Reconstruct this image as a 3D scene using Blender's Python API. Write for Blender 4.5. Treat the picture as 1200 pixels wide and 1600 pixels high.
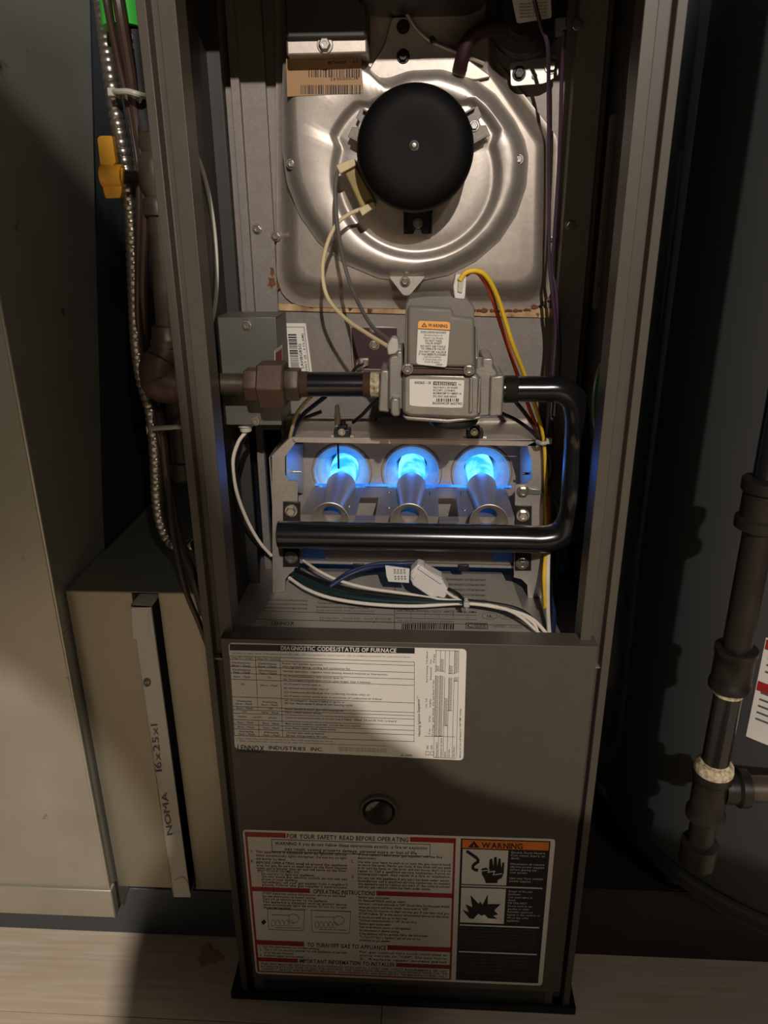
import bpy, bmesh, math, random
from mathutils import Vector, Matrix
random.seed(7)
scene = bpy.context.scene
for o in list(bpy.data.objects): bpy.data.objects.remove(o)
COL = scene.collection
R = math.radians

# ------------------------------------------------------------------ camera
PITCH, YAW, ROLL = R(21.17), R(3.2), R(-0.42)
CAM = Vector((0.0178, -0.7079, 0.9947)); FPX = 1166.0
_fwd = Vector((-math.sin(YAW)*math.cos(PITCH), math.cos(YAW)*math.cos(PITCH), -math.sin(PITCH)))
_r0 = Vector((math.cos(YAW), math.sin(YAW), 0)); _u0 = _r0.cross(_fwd)
_ri = _r0*math.cos(ROLL) + _u0*math.sin(ROLL); _up = _u0*math.cos(ROLL) - _r0*math.sin(ROLL)
cd = bpy.data.cameras.new('camera'); cam = bpy.data.objects.new('camera', cd); COL.objects.link(cam)
cam.matrix_world = Matrix(((_ri.x, _up.x, -_fwd.x, CAM.x), (_ri.y, _up.y, -_fwd.y, CAM.y), (_ri.z, _up.z, -_fwd.z, CAM.z), (0, 0, 0, 1)))
cd.sensor_fit = 'VERTICAL'; cd.sensor_height = 36.0; cd.lens = FPX/1600*36.0; cd.clip_start = 0.02
scene.camera = cam

# ------------------------------------------------------------------ world, lamp, exposure
w = bpy.data.worlds.new('world'); scene.world = w; w.use_nodes = True
w.node_tree.nodes['Background'].inputs[0].default_value = (0.62, 0.66, 0.62, 1)
w.node_tree.nodes['Background'].inputs[1].default_value = 0.017
ld = bpy.data.lights.new('ceiling_bulb', 'POINT'); ld.energy = 330; ld.color = (1.0, 0.90, 0.83); ld.shadow_soft_size = 0.022
lo = bpy.data.objects.new('ceiling_bulb', ld); COL.objects.link(lo); lo.location = (0.42, -2.95, 2.42)
ld2 = bpy.data.lights.new('added_fill_light', 'POINT'); ld2.energy = 34; ld2.color = (1.0, 0.92, 0.82); ld2.shadow_soft_size = 0.05  # added weak fill, unseen source, lifts the depth of the shadows
lo2 = bpy.data.objects.new('added_fill_light', ld2); COL.objects.link(lo2); lo2.location = (1.05, -2.9, 2.42)
vs = scene.view_settings
vs.view_transform = 'Standard'; vs.look = 'None'; vs.exposure = 0.0; vs.gamma = 1.0; vs.use_curve_mapping = False

# ------------------------------------------------------------------ photo geometry helpers (pixel ray -> point on a real plane)
def ray(px, py): return _fwd + _ri*((px-600)/FPX) + _up*((800-py)/FPX)
def U(px, py, Y): d = ray(px, py); return CAM + d*((Y-CAM.y)/d.y)
def UZ(px, py, Z): d = ray(px, py); return CAM + d*((Z-CAM.z)/d.z)
def UX(px, py, X): d = ray(px, py); return CAM + d*((X-CAM.x)/d.x)
def V(*a): return Vector(a)

# ------------------------------------------------------------------ materials
def srgb(c):
    return tuple((x/255/12.92 if x/255 <= .04045 else ((x/255+.055)/1.055)**2.4) for x in c)
MATS = {}
def mat(name, col, rough=.5, metal=0., var=.12, scale=25., stretch=(1, 1, 1), bump=0., bscale=None, col2=None, spot=None, spec=.5, emit=None, estr=0, alpha=1, trans=0, voro=False):
    m = bpy.data.materials.new(name); m.use_nodes = True; nt = m.node_tree; N = nt.nodes; L = nt.links
    b = N['Principled BSDF']; tc = N.new('ShaderNodeTexCoord'); mp = N.new('ShaderNodeMapping'); mp.inputs['Scale'].default_value = stretch
    L.new(tc.outputs['Object'], mp.inputs[0])
    if voro:
        nz = N.new('ShaderNodeTexVoronoi'); nz.inputs['Scale'].default_value = scale; L.new(mp.outputs[0], nz.inputs['Vector'])
        sep = N.new('ShaderNodeSeparateColor'); L.new(nz.outputs['Color'], sep.inputs[0]); fac = sep.outputs[0]
        n2 = N.new('ShaderNodeTexNoise'); n2.inputs['Scale'].default_value = scale*.25; n2.inputs['Detail'].default_value = 5; L.new(mp.outputs[0], n2.inputs['Vector'])
        mx0 = N.new('ShaderNodeMix'); mx0.inputs[0].default_value = .6; L.new(fac, mx0.inputs[2]); L.new(n2.outputs[0], mx0.inputs[3]); fac = mx0.outputs[0]
    else:
        nz = N.new('ShaderNodeTexNoise'); nz.inputs['Scale'].default_value = scale; nz.inputs['Detail'].default_value = 6
        L.new(mp.outputs[0], nz.inputs['Vector']); fac = nz.outputs[0]
    c = srgb(col); c2 = srgb(col2) if col2 else tuple(x*(1-var) for x in c)
    c1 = c if col2 else tuple(min(1, x*(1+var)) for x in c)
    rp = N.new('ShaderNodeValToRGB'); rp.color_ramp.elements[0].position = .3; rp.color_ramp.elements[1].position = .7
    rp.color_ramp.elements[0].color = (*c2, 1); rp.color_ramp.elements[1].color = (*c1, 1)
    L.new(fac, rp.inputs[0]); out = rp.outputs[0]
    if spot:   # (colour, scale, threshold): dirt, rust with a shape of its own
        sc, ss, st = spot
        n3 = N.new('ShaderNodeTexNoise'); n3.inputs['Scale'].default_value = ss; n3.inputs['Detail'].default_value = 8; L.new(tc.outputs['Object'], n3.inputs['Vector'])
        r3 = N.new('ShaderNodeValToRGB'); r3.color_ramp.elements[0].position = st; r3.color_ramp.elements[1].position = st+.06
        L.new(n3.outputs[0], r3.inputs[0]); mx = N.new('ShaderNodeMix'); mx.data_type = 'RGBA'
        L.new(r3.outputs[0], mx.inputs[0]); L.new(out, mx.inputs[6]); mx.inputs[7].default_value = (*srgb(sc), 1); out = mx.outputs[2]
    L.new(out, b.inputs['Base Color'])
    b.inputs['Roughness'].default_value = rough; b.inputs['Metallic'].default_value = metal
    b.inputs['Specular IOR Level'].default_value = spec
    if bump:
        bp = N.new('ShaderNodeBump'); bp.inputs['Strength'].default_value = bump; bp.inputs['Distance'].default_value = .002
        nb = N.new('ShaderNodeTexNoise'); nb.inputs['Scale'].default_value = bscale or scale; nb.inputs['Detail'].default_value = 4
        L.new(mp.outputs[0], nb.inputs['Vector']); L.new(nb.outputs[0], bp.inputs['Height']); L.new(bp.outputs[0], b.inputs['Normal'])
    if emit:
        b.inputs['Emission Color'].default_value = (*emit, 1); b.inputs['Emission Strength'].default_value = estr
    if trans: b.inputs['Transmission Weight'].default_value = trans
    if alpha < 1: b.inputs['Alpha'].default_value = alpha
    MATS[name] = m; return m
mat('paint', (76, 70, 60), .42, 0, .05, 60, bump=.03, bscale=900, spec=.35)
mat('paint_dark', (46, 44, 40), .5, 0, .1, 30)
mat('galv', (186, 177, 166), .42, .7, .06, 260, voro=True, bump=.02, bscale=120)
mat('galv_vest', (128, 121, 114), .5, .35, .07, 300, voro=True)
mat('galv_pan', (184, 173, 160), .42, .7, .06, 200, voro=True, spot=((92, 62, 40), 22, .73))
mat('galv_duct', (176, 172, 156), .30, .5, .08, 14, stretch=(1, 1, 1), bump=.012, bscale=9, spot=((70, 66, 56), 30, .70))
mat('galv_rack', (150, 144, 124), .34, .5, .05, 9, spot=((76, 70, 56), 34, .745))
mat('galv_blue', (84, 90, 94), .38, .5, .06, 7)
mat('tin', (170, 168, 160), .35, .8, .1, 120)
mat('zinc_screw', (190, 184, 172), .28, .9, .1, 80)
mat('black', (22, 22, 23), .42, 0, .2, 60)
mat('black_motor', (13, 12, 11), .6, 0, .08, 60, spec=.14)
mat('black_pipe', (20, 20, 21), .2, 0, .25, 18, bump=.03, bscale=60, spec=.6)
mat('rubber', (12, 13, 13), .7, 0, .2, 40)
mat('cast', (150, 146, 136), .42, .65, .10, 60, bump=.12, bscale=420)
mat('valve_grey', (112, 107, 96), .5, 0, .04, 40, bump=.02, bscale=500)
mat('iron_brown', (82, 60, 46), .5, .15, .14, 30, col2=(62, 46, 35), bump=.12, bscale=160)
mat('iron_pipe', (92, 82, 70), .42, .5, .2, 40, col2=(64, 55, 45), bump=.08, bscale=120)
mat('iron_dark', (42, 37, 31), .42, .4, .2, 40, col2=(29, 26, 22), bump=.15, bscale=140)
mat('dope', (206, 196, 168), .8, 0, .3, 220, col2=(120, 96, 62))
mat('flex', (168, 160, 148), .28, .9, .2, 60)
mat('box_grey', (102, 102, 94), .38, .4, .10, 18)
mat('paper', (212, 208, 196), .6, 0, .03, 12)
mat('paper_cream', (152, 145, 130), .6, 0, .04, 12)
mat('paper_orange', (160, 124, 82), .6, 0, .06, 20)
mat('card', (206, 201, 188), .7, 0, .03, 14)
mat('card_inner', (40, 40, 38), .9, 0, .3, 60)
mat('ink', (18, 17, 17), .55, 0, .05, 40)
mat('ink_grey', (86, 84, 78), .6, 0, .05, 40)
mat('ink_red', (150, 34, 34), .5, 0, .05, 40)
mat('ink_orange', (222, 122, 44), .5, 0, .04, 40)
mat('ink_amber', (238, 166, 84), .5, 0, .04, 40)
mat('maroon', (46, 14, 20), .6, 0, .12, 60)
mat('wire_white', (214, 204, 188), .45, 0, .04, 40)
mat('wire_cream', (206, 188, 146), .45, 0, .04, 40)
mat('wire_grey', (92, 88, 82), .45, 0, .08, 40)
mat('wire_black', (18, 18, 19), .4, 0, .1, 40)
mat('wire_red', (196, 78, 42), .42, 0, .05, 40)
mat('wire_yellow', (222, 184, 44), .42, 0, .05, 40)
mat('wire_purple', (54, 35, 50), .45, 0, .08, 40)
mat('wire_blue', (26, 40, 74), .42, 0, .1, 40)
mat('wire_teal', (18, 42, 44), .42, 0, .1, 40)
mat('wire_green', (34, 120, 68), .42, 0, .1, 40)
mat('cable_brown', (60, 44, 35), .42, 0, .1, 60)
mat('nylon', (206, 202, 192), .5, 0, .04, 60)
mat('nylon_dim', (172, 170, 156), .5, 0, .04, 60)
mat('yellow_plastic', (218, 158, 44), .42, 0, .06, 40)
mat('green_sleeve', (62, 178, 62), .5, 0, .06, 40)
mat('brown_plug', (92, 24, 24), .45, 0, .06, 40)
mat('varnish', (158, 138, 88), .35, .1, .15, 50)
mat('blue_glow_plate', (84, 146, 240), .5, 0, .05, 40)  # blue flame glow put into the base colour
mat('tank', (62, 63, 63), .42, 0, .03, 12, spec=.5)
mat('tank_rim', (40, 41, 41), .35, 0, .05, 20)
mat('stand', (48, 35, 26), .8, 0, .2, 20)
mat('glass_dark', (30, 27, 18), .06, 0, .05, 20, spec=.9)
mat('brass', (150, 128, 66), .3, .7, .1, 40)
mat('insul', (92, 84, 70), .9, 0, .3, 160, bump=.5, bscale=220)
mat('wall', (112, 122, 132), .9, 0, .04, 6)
mat('added_wall_dark', (62, 62, 60), .9, 0, .05, 6)
mat('stain', (196, 164, 132), .6, 0, .12, 60)
mat('rust', (104, 58, 30), .85, 0, .3, 120)
mat('gasket', (196, 168, 126), .85, 0, .2, 50, col2=(140, 104, 66), spot=((70, 44, 26), 60, .62))
mat('grout', (92, 76, 56), .9, 0, .1, 20)
mat('shirt', (50, 54, 62), .9, 0, .1, 60); mat('skin', (190, 140, 112), .6, 0, .05, 40); mat('trouser', (40, 42, 50), .9, 0, .1, 60); mat('hair', (40, 28, 20), .7, 0, .2, 80)
def wood(name, col, col2):
    m = mat(name, col, .42, 0, .1, 6, stretch=(1.2, 22, 22), col2=col2, bump=.02, bscale=14, spot=((170, 140, 108), 9, .78)); return m
for i, (a, b) in enumerate((((240, 222, 196), (222, 198, 168)), ((244, 228, 204), (226, 202, 172)), ((236, 216, 190), (216, 190, 160)))): wood('wood%d' % i, a, b)

# flame: cyan-white core to blue, varied along the flame by noise
def flame_mat(name, c1, c2, strength):
    m = bpy.data.materials.new(name); m.use_nodes = True; nt = m.node_tree; N = nt.nodes; L = nt.links; N.remove(N['Principled BSDF'])
    e = N.new('ShaderNodeEmission'); tc = N.new('ShaderNodeTexCoord'); nz = N.new('ShaderNodeTexNoise'); nz.inputs['Scale'].default_value = 42
    rp = N.new('ShaderNodeValToRGB'); rp.color_ramp.elements[0].color = (*c1, 1); rp.color_ramp.elements[1].color = (*c2, 1)
    rp.color_ramp.elements[0].position = .38; rp.color_ramp.elements[1].position = .62
    L.new(tc.outputs['Object'], nz.inputs['Vector']); L.new(nz.outputs[0], rp.inputs[0]); L.new(rp.outputs[0], e.inputs[0]); e.inputs[1].default_value = strength
    L.new(e.outputs[0], N['Material Output'].inputs[0]); MATS[name] = m
flame_mat('flame', (.012, .20, 1.0), (.11, .46, 1.0), 3.0)
flame_mat('flame_edge', (.02, .15, .9), (.06, .32, 1.0), 1.6)

# ------------------------------------------------------------------ mesh builder
class MB:
    def __init__(s): s.v = []; s.f = []; s.m = []; s.k = 0
    def add(s, vs, fs, mi=None):
        n = len(s.v); s.v += [Vector(p) for p in vs]
        for f in fs: s.f.append([i+n for i in f]); s.m.append(s.k if mi is None else mi)
        return s
    def box(s, a, b, mi=None):
        x0, y0, z0 = a; x1, y1, z1 = b
        return s.add([(x0, y0, z0), (x1, y0, z0), (x1, y1, z0), (x0, y1, z0), (x0, y0, z1), (x1, y0, z1), (x1, y1, z1), (x0, y1, z1)],
                     [(0, 3, 2, 1), (4, 5, 6, 7), (0, 1, 5, 4), (1, 2, 6, 5), (2, 3, 7, 6), (3, 0, 4, 7)], mi)
    def prism(s, pts, vec, mi=None):
        n = len(pts); pts = [Vector(p) for p in pts]; vec = Vector(vec)
        return s.add(pts + [p+vec for p in pts], [list(range(n)), list(range(2*n-1, n-1, -1))] + [(i, n+i, n+(i+1) % n, (i+1) % n) for i in range(n)], mi)
    def pp(s, px, Y0, Y1, mi=None):      # outline on the plane Y0, straight back to Y1
        return s.prism([U(x, y, Y0) for x, y in px], (0, Y1-Y0, 0), mi)
    def tube(s, path, r, n=10, cap=True, mi=None):
        path = [Vector(p) for p in path]; m = len(path)
        rs = r if isinstance(r, (list, tuple)) else [r]*m
        t0 = (path[1]-path[0]).normalized(); a = Vector((0, 0, 1)) if abs(t0.z) < .9 else Vector((1, 0, 0)); nrm = t0.cross(a).normalized()
        vs = []; fs = []
        for i in range(m):
            t = (path[min(i+1, m-1)]-path[max(i-1, 0)])
            t = t.normalized() if t.length > 1e-9 else t0
            nrm = (nrm - t*nrm.dot(t)).normalized(); bi = t.cross(nrm)
            for k in range(n):
                an = 2*math.pi*k/n; vs.append(path[i] + (nrm*math.cos(an) + bi*math.sin(an))*rs[i])
        for i in range(m-1):
            for k in range(n): fs.append((i*n+k, i*n+(k+1) % n, (i+1)*n+(k+1) % n, (i+1)*n+k))
        if cap: fs.append(list(range(n-1, -1, -1))); fs.append(list(range((m-1)*n, m*n)))
        return s.add(vs, fs, mi)
    def lathe(s, o, ax, prof, n=32, mi=None, rfun=None):
        o = Vector(o); ax = Vector(ax).normalized(); a = Vector((0, 0, 1)) if abs(ax.z) < .9 else Vector((1, 0, 0)); e1 = a.cross(ax).normalized(); e2 = ax.cross(e1)
        vs = []; fs = []; m = len(prof)
        for i, (r, h) in enumerate(prof):
            for k in range(n):
                an = 2*math.pi*k/n; rr = r*(rfun(i, an) if rfun else 1)
                vs.append(o + ax*h + (e1*math.cos(an)+e2*math.sin(an))*rr)
        for i in range(m-1):
            for k in range(n): fs.append((i*n+k, i*n+(k+1) % n, (i+1)*n+(k+1) % n, (i+1)*n+k))
        if prof[0][0] > 1e-6: fs.append(list(range(n-1, -1, -1)))
        if prof[-1][0] > 1e-6: fs.append(list(range((m-1)*n, m*n)))
        return s.add(vs, fs, mi)
    def build(s, name, mats, root=None, bevel=0, ang=35):
        off = ROOT.get(root.name, Vector()) if root else s.o if hasattr(s, 'o') else Vector()
        me = bpy.data.meshes.new(name); me.from_pydata([tuple(p-off) for p in s.v], [], s.f)
        for x in (mats if isinstance(mats, (list, tuple)) else [mats]): me.materials.append(MATS[x])
        for i, p in enumerate(me.polygons): p.material_index = s.m[i]; p.use_smooth = True
        bm = bmesh.new(); bm.from_mesh(me); bmesh.ops.remove_doubles(bm, verts=bm.verts, dist=1e-7); bmesh.ops.recalc_face_normals(bm, faces=bm.faces) if not getattr(s, 'keep', False) else None
        bm.to_mesh(me); bm.free()
        me.set_sharp_from_angle(angle=R(ang))
        o = bpy.data.objects.new(name, me); COL.objects.link(o)
        if root: o.parent = root; ROOT[o.name] = off
        else: o.location = off
        if bevel:
            b = o.modifiers.new('bevel', 'BEVEL'); b.width = bevel; b.segments = 2; b.limit_method = 'ANGLE'; b.angle_limit = R(50)
        return o
ROOT = {}
def tag(o, label, cat, group=None, kind=None):
    o['label'] = label; o['category'] = cat
    if group: o['group'] = group
    if kind: o['kind'] = kind
    return o
def thing(name, loc, label, cat, group=None):
    o = bpy.data.objects.new(name, None); COL.objects.link(o); o.location = loc; o.empty_display_size = .02
    ROOT[o.name] = Vector(loc); return tag(o, label, cat, group)
def single(name, mb, mats, loc, label, cat, group=None, bevel=0):
    mb.o = Vector(loc); o = mb.build(name, mats, None, bevel); return tag(o, label, cat, group)
def struct(name, mb, mats, root=None, bevel=0):
    mb.o = Vector((0, 0, 0)); o = mb.build(name, mats, root, bevel)
    if not root: o['kind'] = 'structure'; ROOT[o.name] = Vector()
    return o
def spline(pts, n=8):       # Catmull-Rom through 3D points
    P = [Vector(p) for p in pts]; P = [P[0]*2-P[1]] + P + [P[-1]*2-P[-2]]; out = []
    for i in range(1, len(P)-2):
        for k in range(n):
            t = k/n; a, b, c, d = P[i-1:i+3]
            out.append(.5*((2*b) + (c-a)*t + (2*a-5*b+4*c-d)*t*t + (3*b-a-3*c+d)*t**3))
    out.append(P[-2]); return out
def path(pts, n=8): return spline([U(*p) for p in pts], n)
def arc_round(pts, r, n=6):     # round the corners of a 2-D outline
    out = []; m = len(pts)
    for i in range(m):
        p = Vector(pts[i]); a = Vector(pts[i-1]); b = Vector(pts[(i+1) % m]); rr = r[i] if isinstance(r, (list, tuple)) else r
        if rr <= 0: out.append(tuple(p)); continue
        d1 = (a-p).normalized(); d2 = (b-p).normalized(); p0 = p+d1*min(rr, (a-p).length*.48); p1 = p+d2*min(rr, (b-p).length*.48)
        for k in range(n+1):
            t = k/n; q = p0*(1-t)**2 + p*2*t*(1-t) + p1*t*t; out.append((q.x, q.y))
    return out

# hex screws share one mesh per size and material
SCREW = {}
def screw(root, p, r=.005, ax=(0, -1, 0), m='zinc_screw', name='screw'):
    key = (round(r, 4), m, tuple(round(x, 3) for x in ax))
    if key not in SCREW:
        b = MB(); b.lathe((0, 0, 0), ax, [(r*1.35, -.0005), (r*1.35, .0008), (r*1.25, .0014)], 20)
        b.lathe((0, 0, 0), ax, [(r*.98, .0008), (r, r*.85), (r*.8, r*1.0), (r*.45, r*1.0), (r*.42, r*.85), (0, r*.85)], 6)
        o = b.build(name, m, root); SCREW[key] = o
    else:
        o = SCREW[key].copy(); COL.objects.link(o); o.parent = root; o.name = name
    off = ROOT[root.name]; 
    for k, q in list(SCREW.items()):
        pass
    if not o.get('_z'): pass
    # mesh was shifted by the first root's offset: undo it through the location
    if '_off' not in o.data: o.data['_off'] = list(off)
    o.location = Vector(p) - off + Vector(o.data['_off'])
    ROOT[o.name] = off
    return o

# ------------------------------------------------------------------ lettering (built-in font, glyph meshes)
CHARS = "ABCDEFGHIJKLMNOPQRSTUVWXYZabcdefghijklmnopqrstuvwxyz0123456789.,:;-/()\"'*!&?="
GL = {}
def load_glyphs():
    obs = []
    for bold in (0, 1):
        for ch in CHARS:
            c = bpy.data.curves.new('g', 'FONT'); c.body = ch; c.size = 1; c.resolution_u = 2; c.offset = .02 if bold else 0
            o = bpy.data.objects.new('g', c); COL.objects.link(o); obs.append((ch, bold, o))
    bpy.context.view_layer.update(); dg = bpy.context.evaluated_depsgraph_get()
    for ch, bold, o in obs:
        e = o.evaluated_get(dg); me = e.to_mesh()
        vs = [(v.co.x, v.co.y) for v in me.vertices]; fs = [tuple(p.vertices) for p in me.polygons]
        w0 = min((v[0] for v in vs), default=0); w1 = max((v[0] for v in vs), default=.3)
        GL[ch, bold] = (vs, fs, w0, w1); e.to_mesh_clear()
    for ch, bold, o in obs:
        c = o.data; bpy.data.objects.remove(o); bpy.data.curves.remove(c)
load_glyphs()
class Sheet:
    """A sticker on a plane: paper plus print, gathered into one mesh."""
    def __init__(s, pt, nrm, mats):
        s.pt = pt; s.n = Vector(nrm).normalized(); s.mb = MB(); s.mb.keep = False; s.mats = mats
    def P(s, x, y, h=0.): return s.pt(x, y) + s.n*h
    def poly(s, pts, mi, h=.0004, t=.0003):
        s.mb.prism([s.P(x, y, h) for x, y in pts], -s.n*t, mi)
    def line(s, a, b, wd, mi, h=.0004):
        a = Vector(a); b = Vector(b); d = (b-a).normalized()*wd/2; n = Vector((-d.y, d.x))
        s.poly([a+n-d*0, b+n, b-n, a-n], mi, h)
    def text(s, st, x0, y0, x1, y1, hpx, mi=1, bold=0, h=.0004, vert=False):
        adv = []; x = 0
        for ch in st:
            if (ch, bold) in GL:
                vs, fs, a, b = GL[ch, bold]; adv.append(x-a); x += (b-a)+.09
            else: adv.append(None); x += .32
        x = max(x-.09, .1)
        o = s.P(x0, y0, h); e = s.P(x1, y1, h); ux = (e-o)/x
        d = Vector((x1-x0, y1-y0)).normalized(); up2 = Vector((d.y, -d.x))
        uy = (s.P(x0+up2.x*hpx, y0+up2.y*hpx, h)-o)/.70
        for ch, a in zip(st, adv):
            if a is None: continue
            vs, fs, _, _ = GL[ch, bold]
            s.mb.add([o+ux*(a+vx)+uy*vy for vx, vy in vs], fs, mi)
    def para(s, lines, x0, y0, wd, dy, hpx, mi=1, bold=0, sl=.035, full=.055):
        for i, t in enumerate(lines):
            if not t: continue
            L = min(wd, len(t)*full*hpx*10); y = y0+dy*i
            s.text(t, x0, y, x0+L, y+L*sl, hpx, mi, bold)
    def build(s, name, root): return s.mb.build(name, s.mats, root)

# ================================================================== SETTING
mb = MB(); mb.box((-1.25, -3.4, -.05), (2.2, 1.05, -.004)); floor = struct('floor', mb, 'grout')
pl = {}
yy = -3.3; row = 0
while yy < .95:      # laminate planks, each one a piece of the floor
    wdt = .192; x = -2.2 - (row*.437) % 1.2
    near = -0.55 < yy < .3
    while x < 2.2:
        ln = 1.2; k = random.randrange(3); x0 = max(x, -1.2)+.0006; x1 = min(x+ln, 2.2)-.0006
        if x1 > x0+.02:
            b = MB(); b.box((x0, yy+.0006, -.006), (x1, yy+wdt-.0006, 0))
            o = struct('plank', b, 'wood%d' % k, floor)
        x += ln
    yy += wdt; row += 1
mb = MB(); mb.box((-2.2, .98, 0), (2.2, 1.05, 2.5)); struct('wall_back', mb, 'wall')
mb = MB(); mb.box((-1.25, -3.4, 0), (-1.2, .98, 2.5)); struct('added_wall_left', mb, 'added_wall_dark')  # unseen wall added so the duct front reflects dark, not lit floor

# ================================================================== FURNACE CABINET
XS = .2225
fur = thing('furnace', (0, .35, 0), 'grey-brown steel gas furnace cabinet with its upper door off, blue flames inside', 'furnace')
H = 1.27
mb = MB(); mb.box((-XS, .012, .012), (-XS+.0015, .70, H)); mb.build('side_panel', 'paint', fur)
mb = MB(); mb.box((XS-.0015, .012, .012), (XS, .70, H)); mb.build('side_panel', 'paint', fur)
mb = MB(); mb.box((-XS, .70, .012), (XS, .702, H)); mb.build('back_panel', 'paint', fur)
mb = MB(); mb.box((-XS, .0, H), (XS, .702, H+.002)); mb.box((-XS+.01, .0, H-.03), (XS-.01, .002, H)); mb.build('top_panel', 'paint', fur)
for sgn, wo, wg, wi in ((-1, .0085, .0095, .0150), (1, .0085, .0140, .0115)):   # folded channel flanges either side of the opening
    prof = [(0, .03), (0, .0), (wo, .0), (wo+.0012, .011), (wo+wg-.0012, .011), (wo+wg, 0.001), (wo+wg+wi, 0.001), (wo+wg+wi, .032), (wo+wg+wi-.0015, .032),
            (wo+wg+wi-.0015, .0025), (wo+wg+.001, .0025), (wo+wg-.0005, .0125), (wo+.0005, .0125), (wo-.001, .0015), (.0015, .0015), (.0015, .03)]
    mb = MB(); mb.prism([(sgn*(-XS+a)*-1 if sgn > 0 else (-XS+a), y, .012) for a, y in prof] if sgn < 0 else [(XS-a, y, .012) for a, y in prof], (0, 0, H-.012))
    mb.build('front_flange', 'paint', fur, .0008)
mb = MB(); mb.box((-.237, -.004, 0), (.231, .69, .012)); mb.build('base_pad', 'rubber', fur)
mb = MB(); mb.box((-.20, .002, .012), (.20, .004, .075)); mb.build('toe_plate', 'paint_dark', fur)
DECK = .54; YP = .25
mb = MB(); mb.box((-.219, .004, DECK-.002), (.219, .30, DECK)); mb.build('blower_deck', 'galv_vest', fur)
# inner liner of the vestibule
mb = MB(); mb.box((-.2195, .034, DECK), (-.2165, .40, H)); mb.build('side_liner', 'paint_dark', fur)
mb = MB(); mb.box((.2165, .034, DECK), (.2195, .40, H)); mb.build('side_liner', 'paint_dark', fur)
# vestibule wall: lower panel and the strips at both sides
def vert_strip(px0, px1, py, Y, z0, z1, t, m, name):
    a = U(px0, py, Y); b = U(px1, py, Y); k = MB(); k.box((a.x, Y, z0), (b.x, Y+t, z1)); return k.build(name, m, fur, .0008)
zs = U(650, 497, YP).z
FW0, FW1 = .552, U(650, 650, YP).z      # burner opening zone of the panel
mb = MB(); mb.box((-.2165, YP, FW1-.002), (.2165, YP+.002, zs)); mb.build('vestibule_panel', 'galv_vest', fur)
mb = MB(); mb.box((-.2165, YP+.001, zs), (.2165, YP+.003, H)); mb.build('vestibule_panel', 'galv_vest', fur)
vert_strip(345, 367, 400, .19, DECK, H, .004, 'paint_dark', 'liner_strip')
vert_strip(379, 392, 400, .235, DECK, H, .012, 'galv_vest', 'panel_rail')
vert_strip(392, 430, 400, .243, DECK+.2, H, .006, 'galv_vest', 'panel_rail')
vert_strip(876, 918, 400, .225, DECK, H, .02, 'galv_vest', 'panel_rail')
for px, py, Y in ((402, 358, .243), (431, 369, .243), (891, 352, .225), (903, 38, .225)): screw(fur, U(px, py, Y), .0045)
# insulation strip on the right hand liner
mb = MB(); a = UX(966, 110, .214); b = UX(955, 240, .214); mb.box((.2125, .19, .90), (.2165, .205, 1.10)); mb.build('insulation_strip', 'insul', fur)
# knockout rims on the two side liners
def rim(xp, cy, cz, ry, rz, rad, m, a0=0, a1=360, name='knockout_rim'):
    pts = [V(xp, cy+ry*math.cos(R(t)), cz+rz*math.sin(R(t))) for t in [a0+(a1-a0)*i/48 for i in range(49)]]
    k = MB(); k.tube(pts, rad, 8); return k.build(name, m, fur)
rim(-.2150, .085, .977, .072, .09, .0024, 'nylon', -75, 78)
rim(.2150, .095, 1.13, .05, .075, .0010, 'tin', -60, 80)
k = MB(); k.lathe((.2165, .118, .81), (-1, 0, 0), [(0, .001), (.036, .001), (.036, .0025), (.038, .003), (.0405, .0028), (.042, 0)], 40); k.build('knockout_green_disc', 'wire_green', fur)  # green disc added in place of an open hole with green beyond
rim(.2135, .118, .81, .041, .041, .0014, 'tin', 0, 360)

# ---- lower access door
YD = -.012
dz1 = U(640, 1004, YD).z; dz0 = U(600, 1538, YD).z
door = MB()
xl = U(343, 1000, YD).x + .001; xr = U(934, 1013, YD).x
door.box((xl, YD, dz0), (xr, YD+.0015, dz1)); door.box((xl, YD+.0015, dz1-.0015), (xr, YD+.028, dz1))
door.box((xl, YD+.0015, dz0), (xl+.0015, -.0005, dz1-.0015)); door.box((xr-.0015, YD+.0015, dz0), (xr, -.0005, dz1-.0015))
door.box((xl+.002, YD+.0015, dz0), (xr-.002, -.0005, dz0+.0015))
door = door.build('access_door', 'paint', fur, .0012)
mb = MB(); mb.pp([(913, 999), (915, 962), (933, 951), (930, 1003)], .020, .0215); mb.build('door_hook', 'paint', door, .0005)
# sight glass
c = U(592, 1265, YD)
mb = MB(); mb.lathe(c, (0, -1, 0), [(.0235, 0), (.0235, .002), (.022, .0042), (.0198, .0044), (.019, .002), (.019, .0005), (0, .0005)], 40); mb.build('sight_glass_ring', 'paint', door)
mb = MB(); mb.tube([U(577, 1275, YD-.004), U(607, 1265, YD-.004)], .0014, 8); mb.build('sight_glass_bar', 'brass', door)
mb = MB(); mb.lathe(c-V(0, .001, 0), (0, -1, 0), [(.0185, 0), (.016, .0035), (.008, .0052), (0, .0056)], 32); mb.build('sight_glass_lens', 'glass_dark', door)

DP = lambda Y: (lambda x, y: U(x, y, Y))
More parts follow.
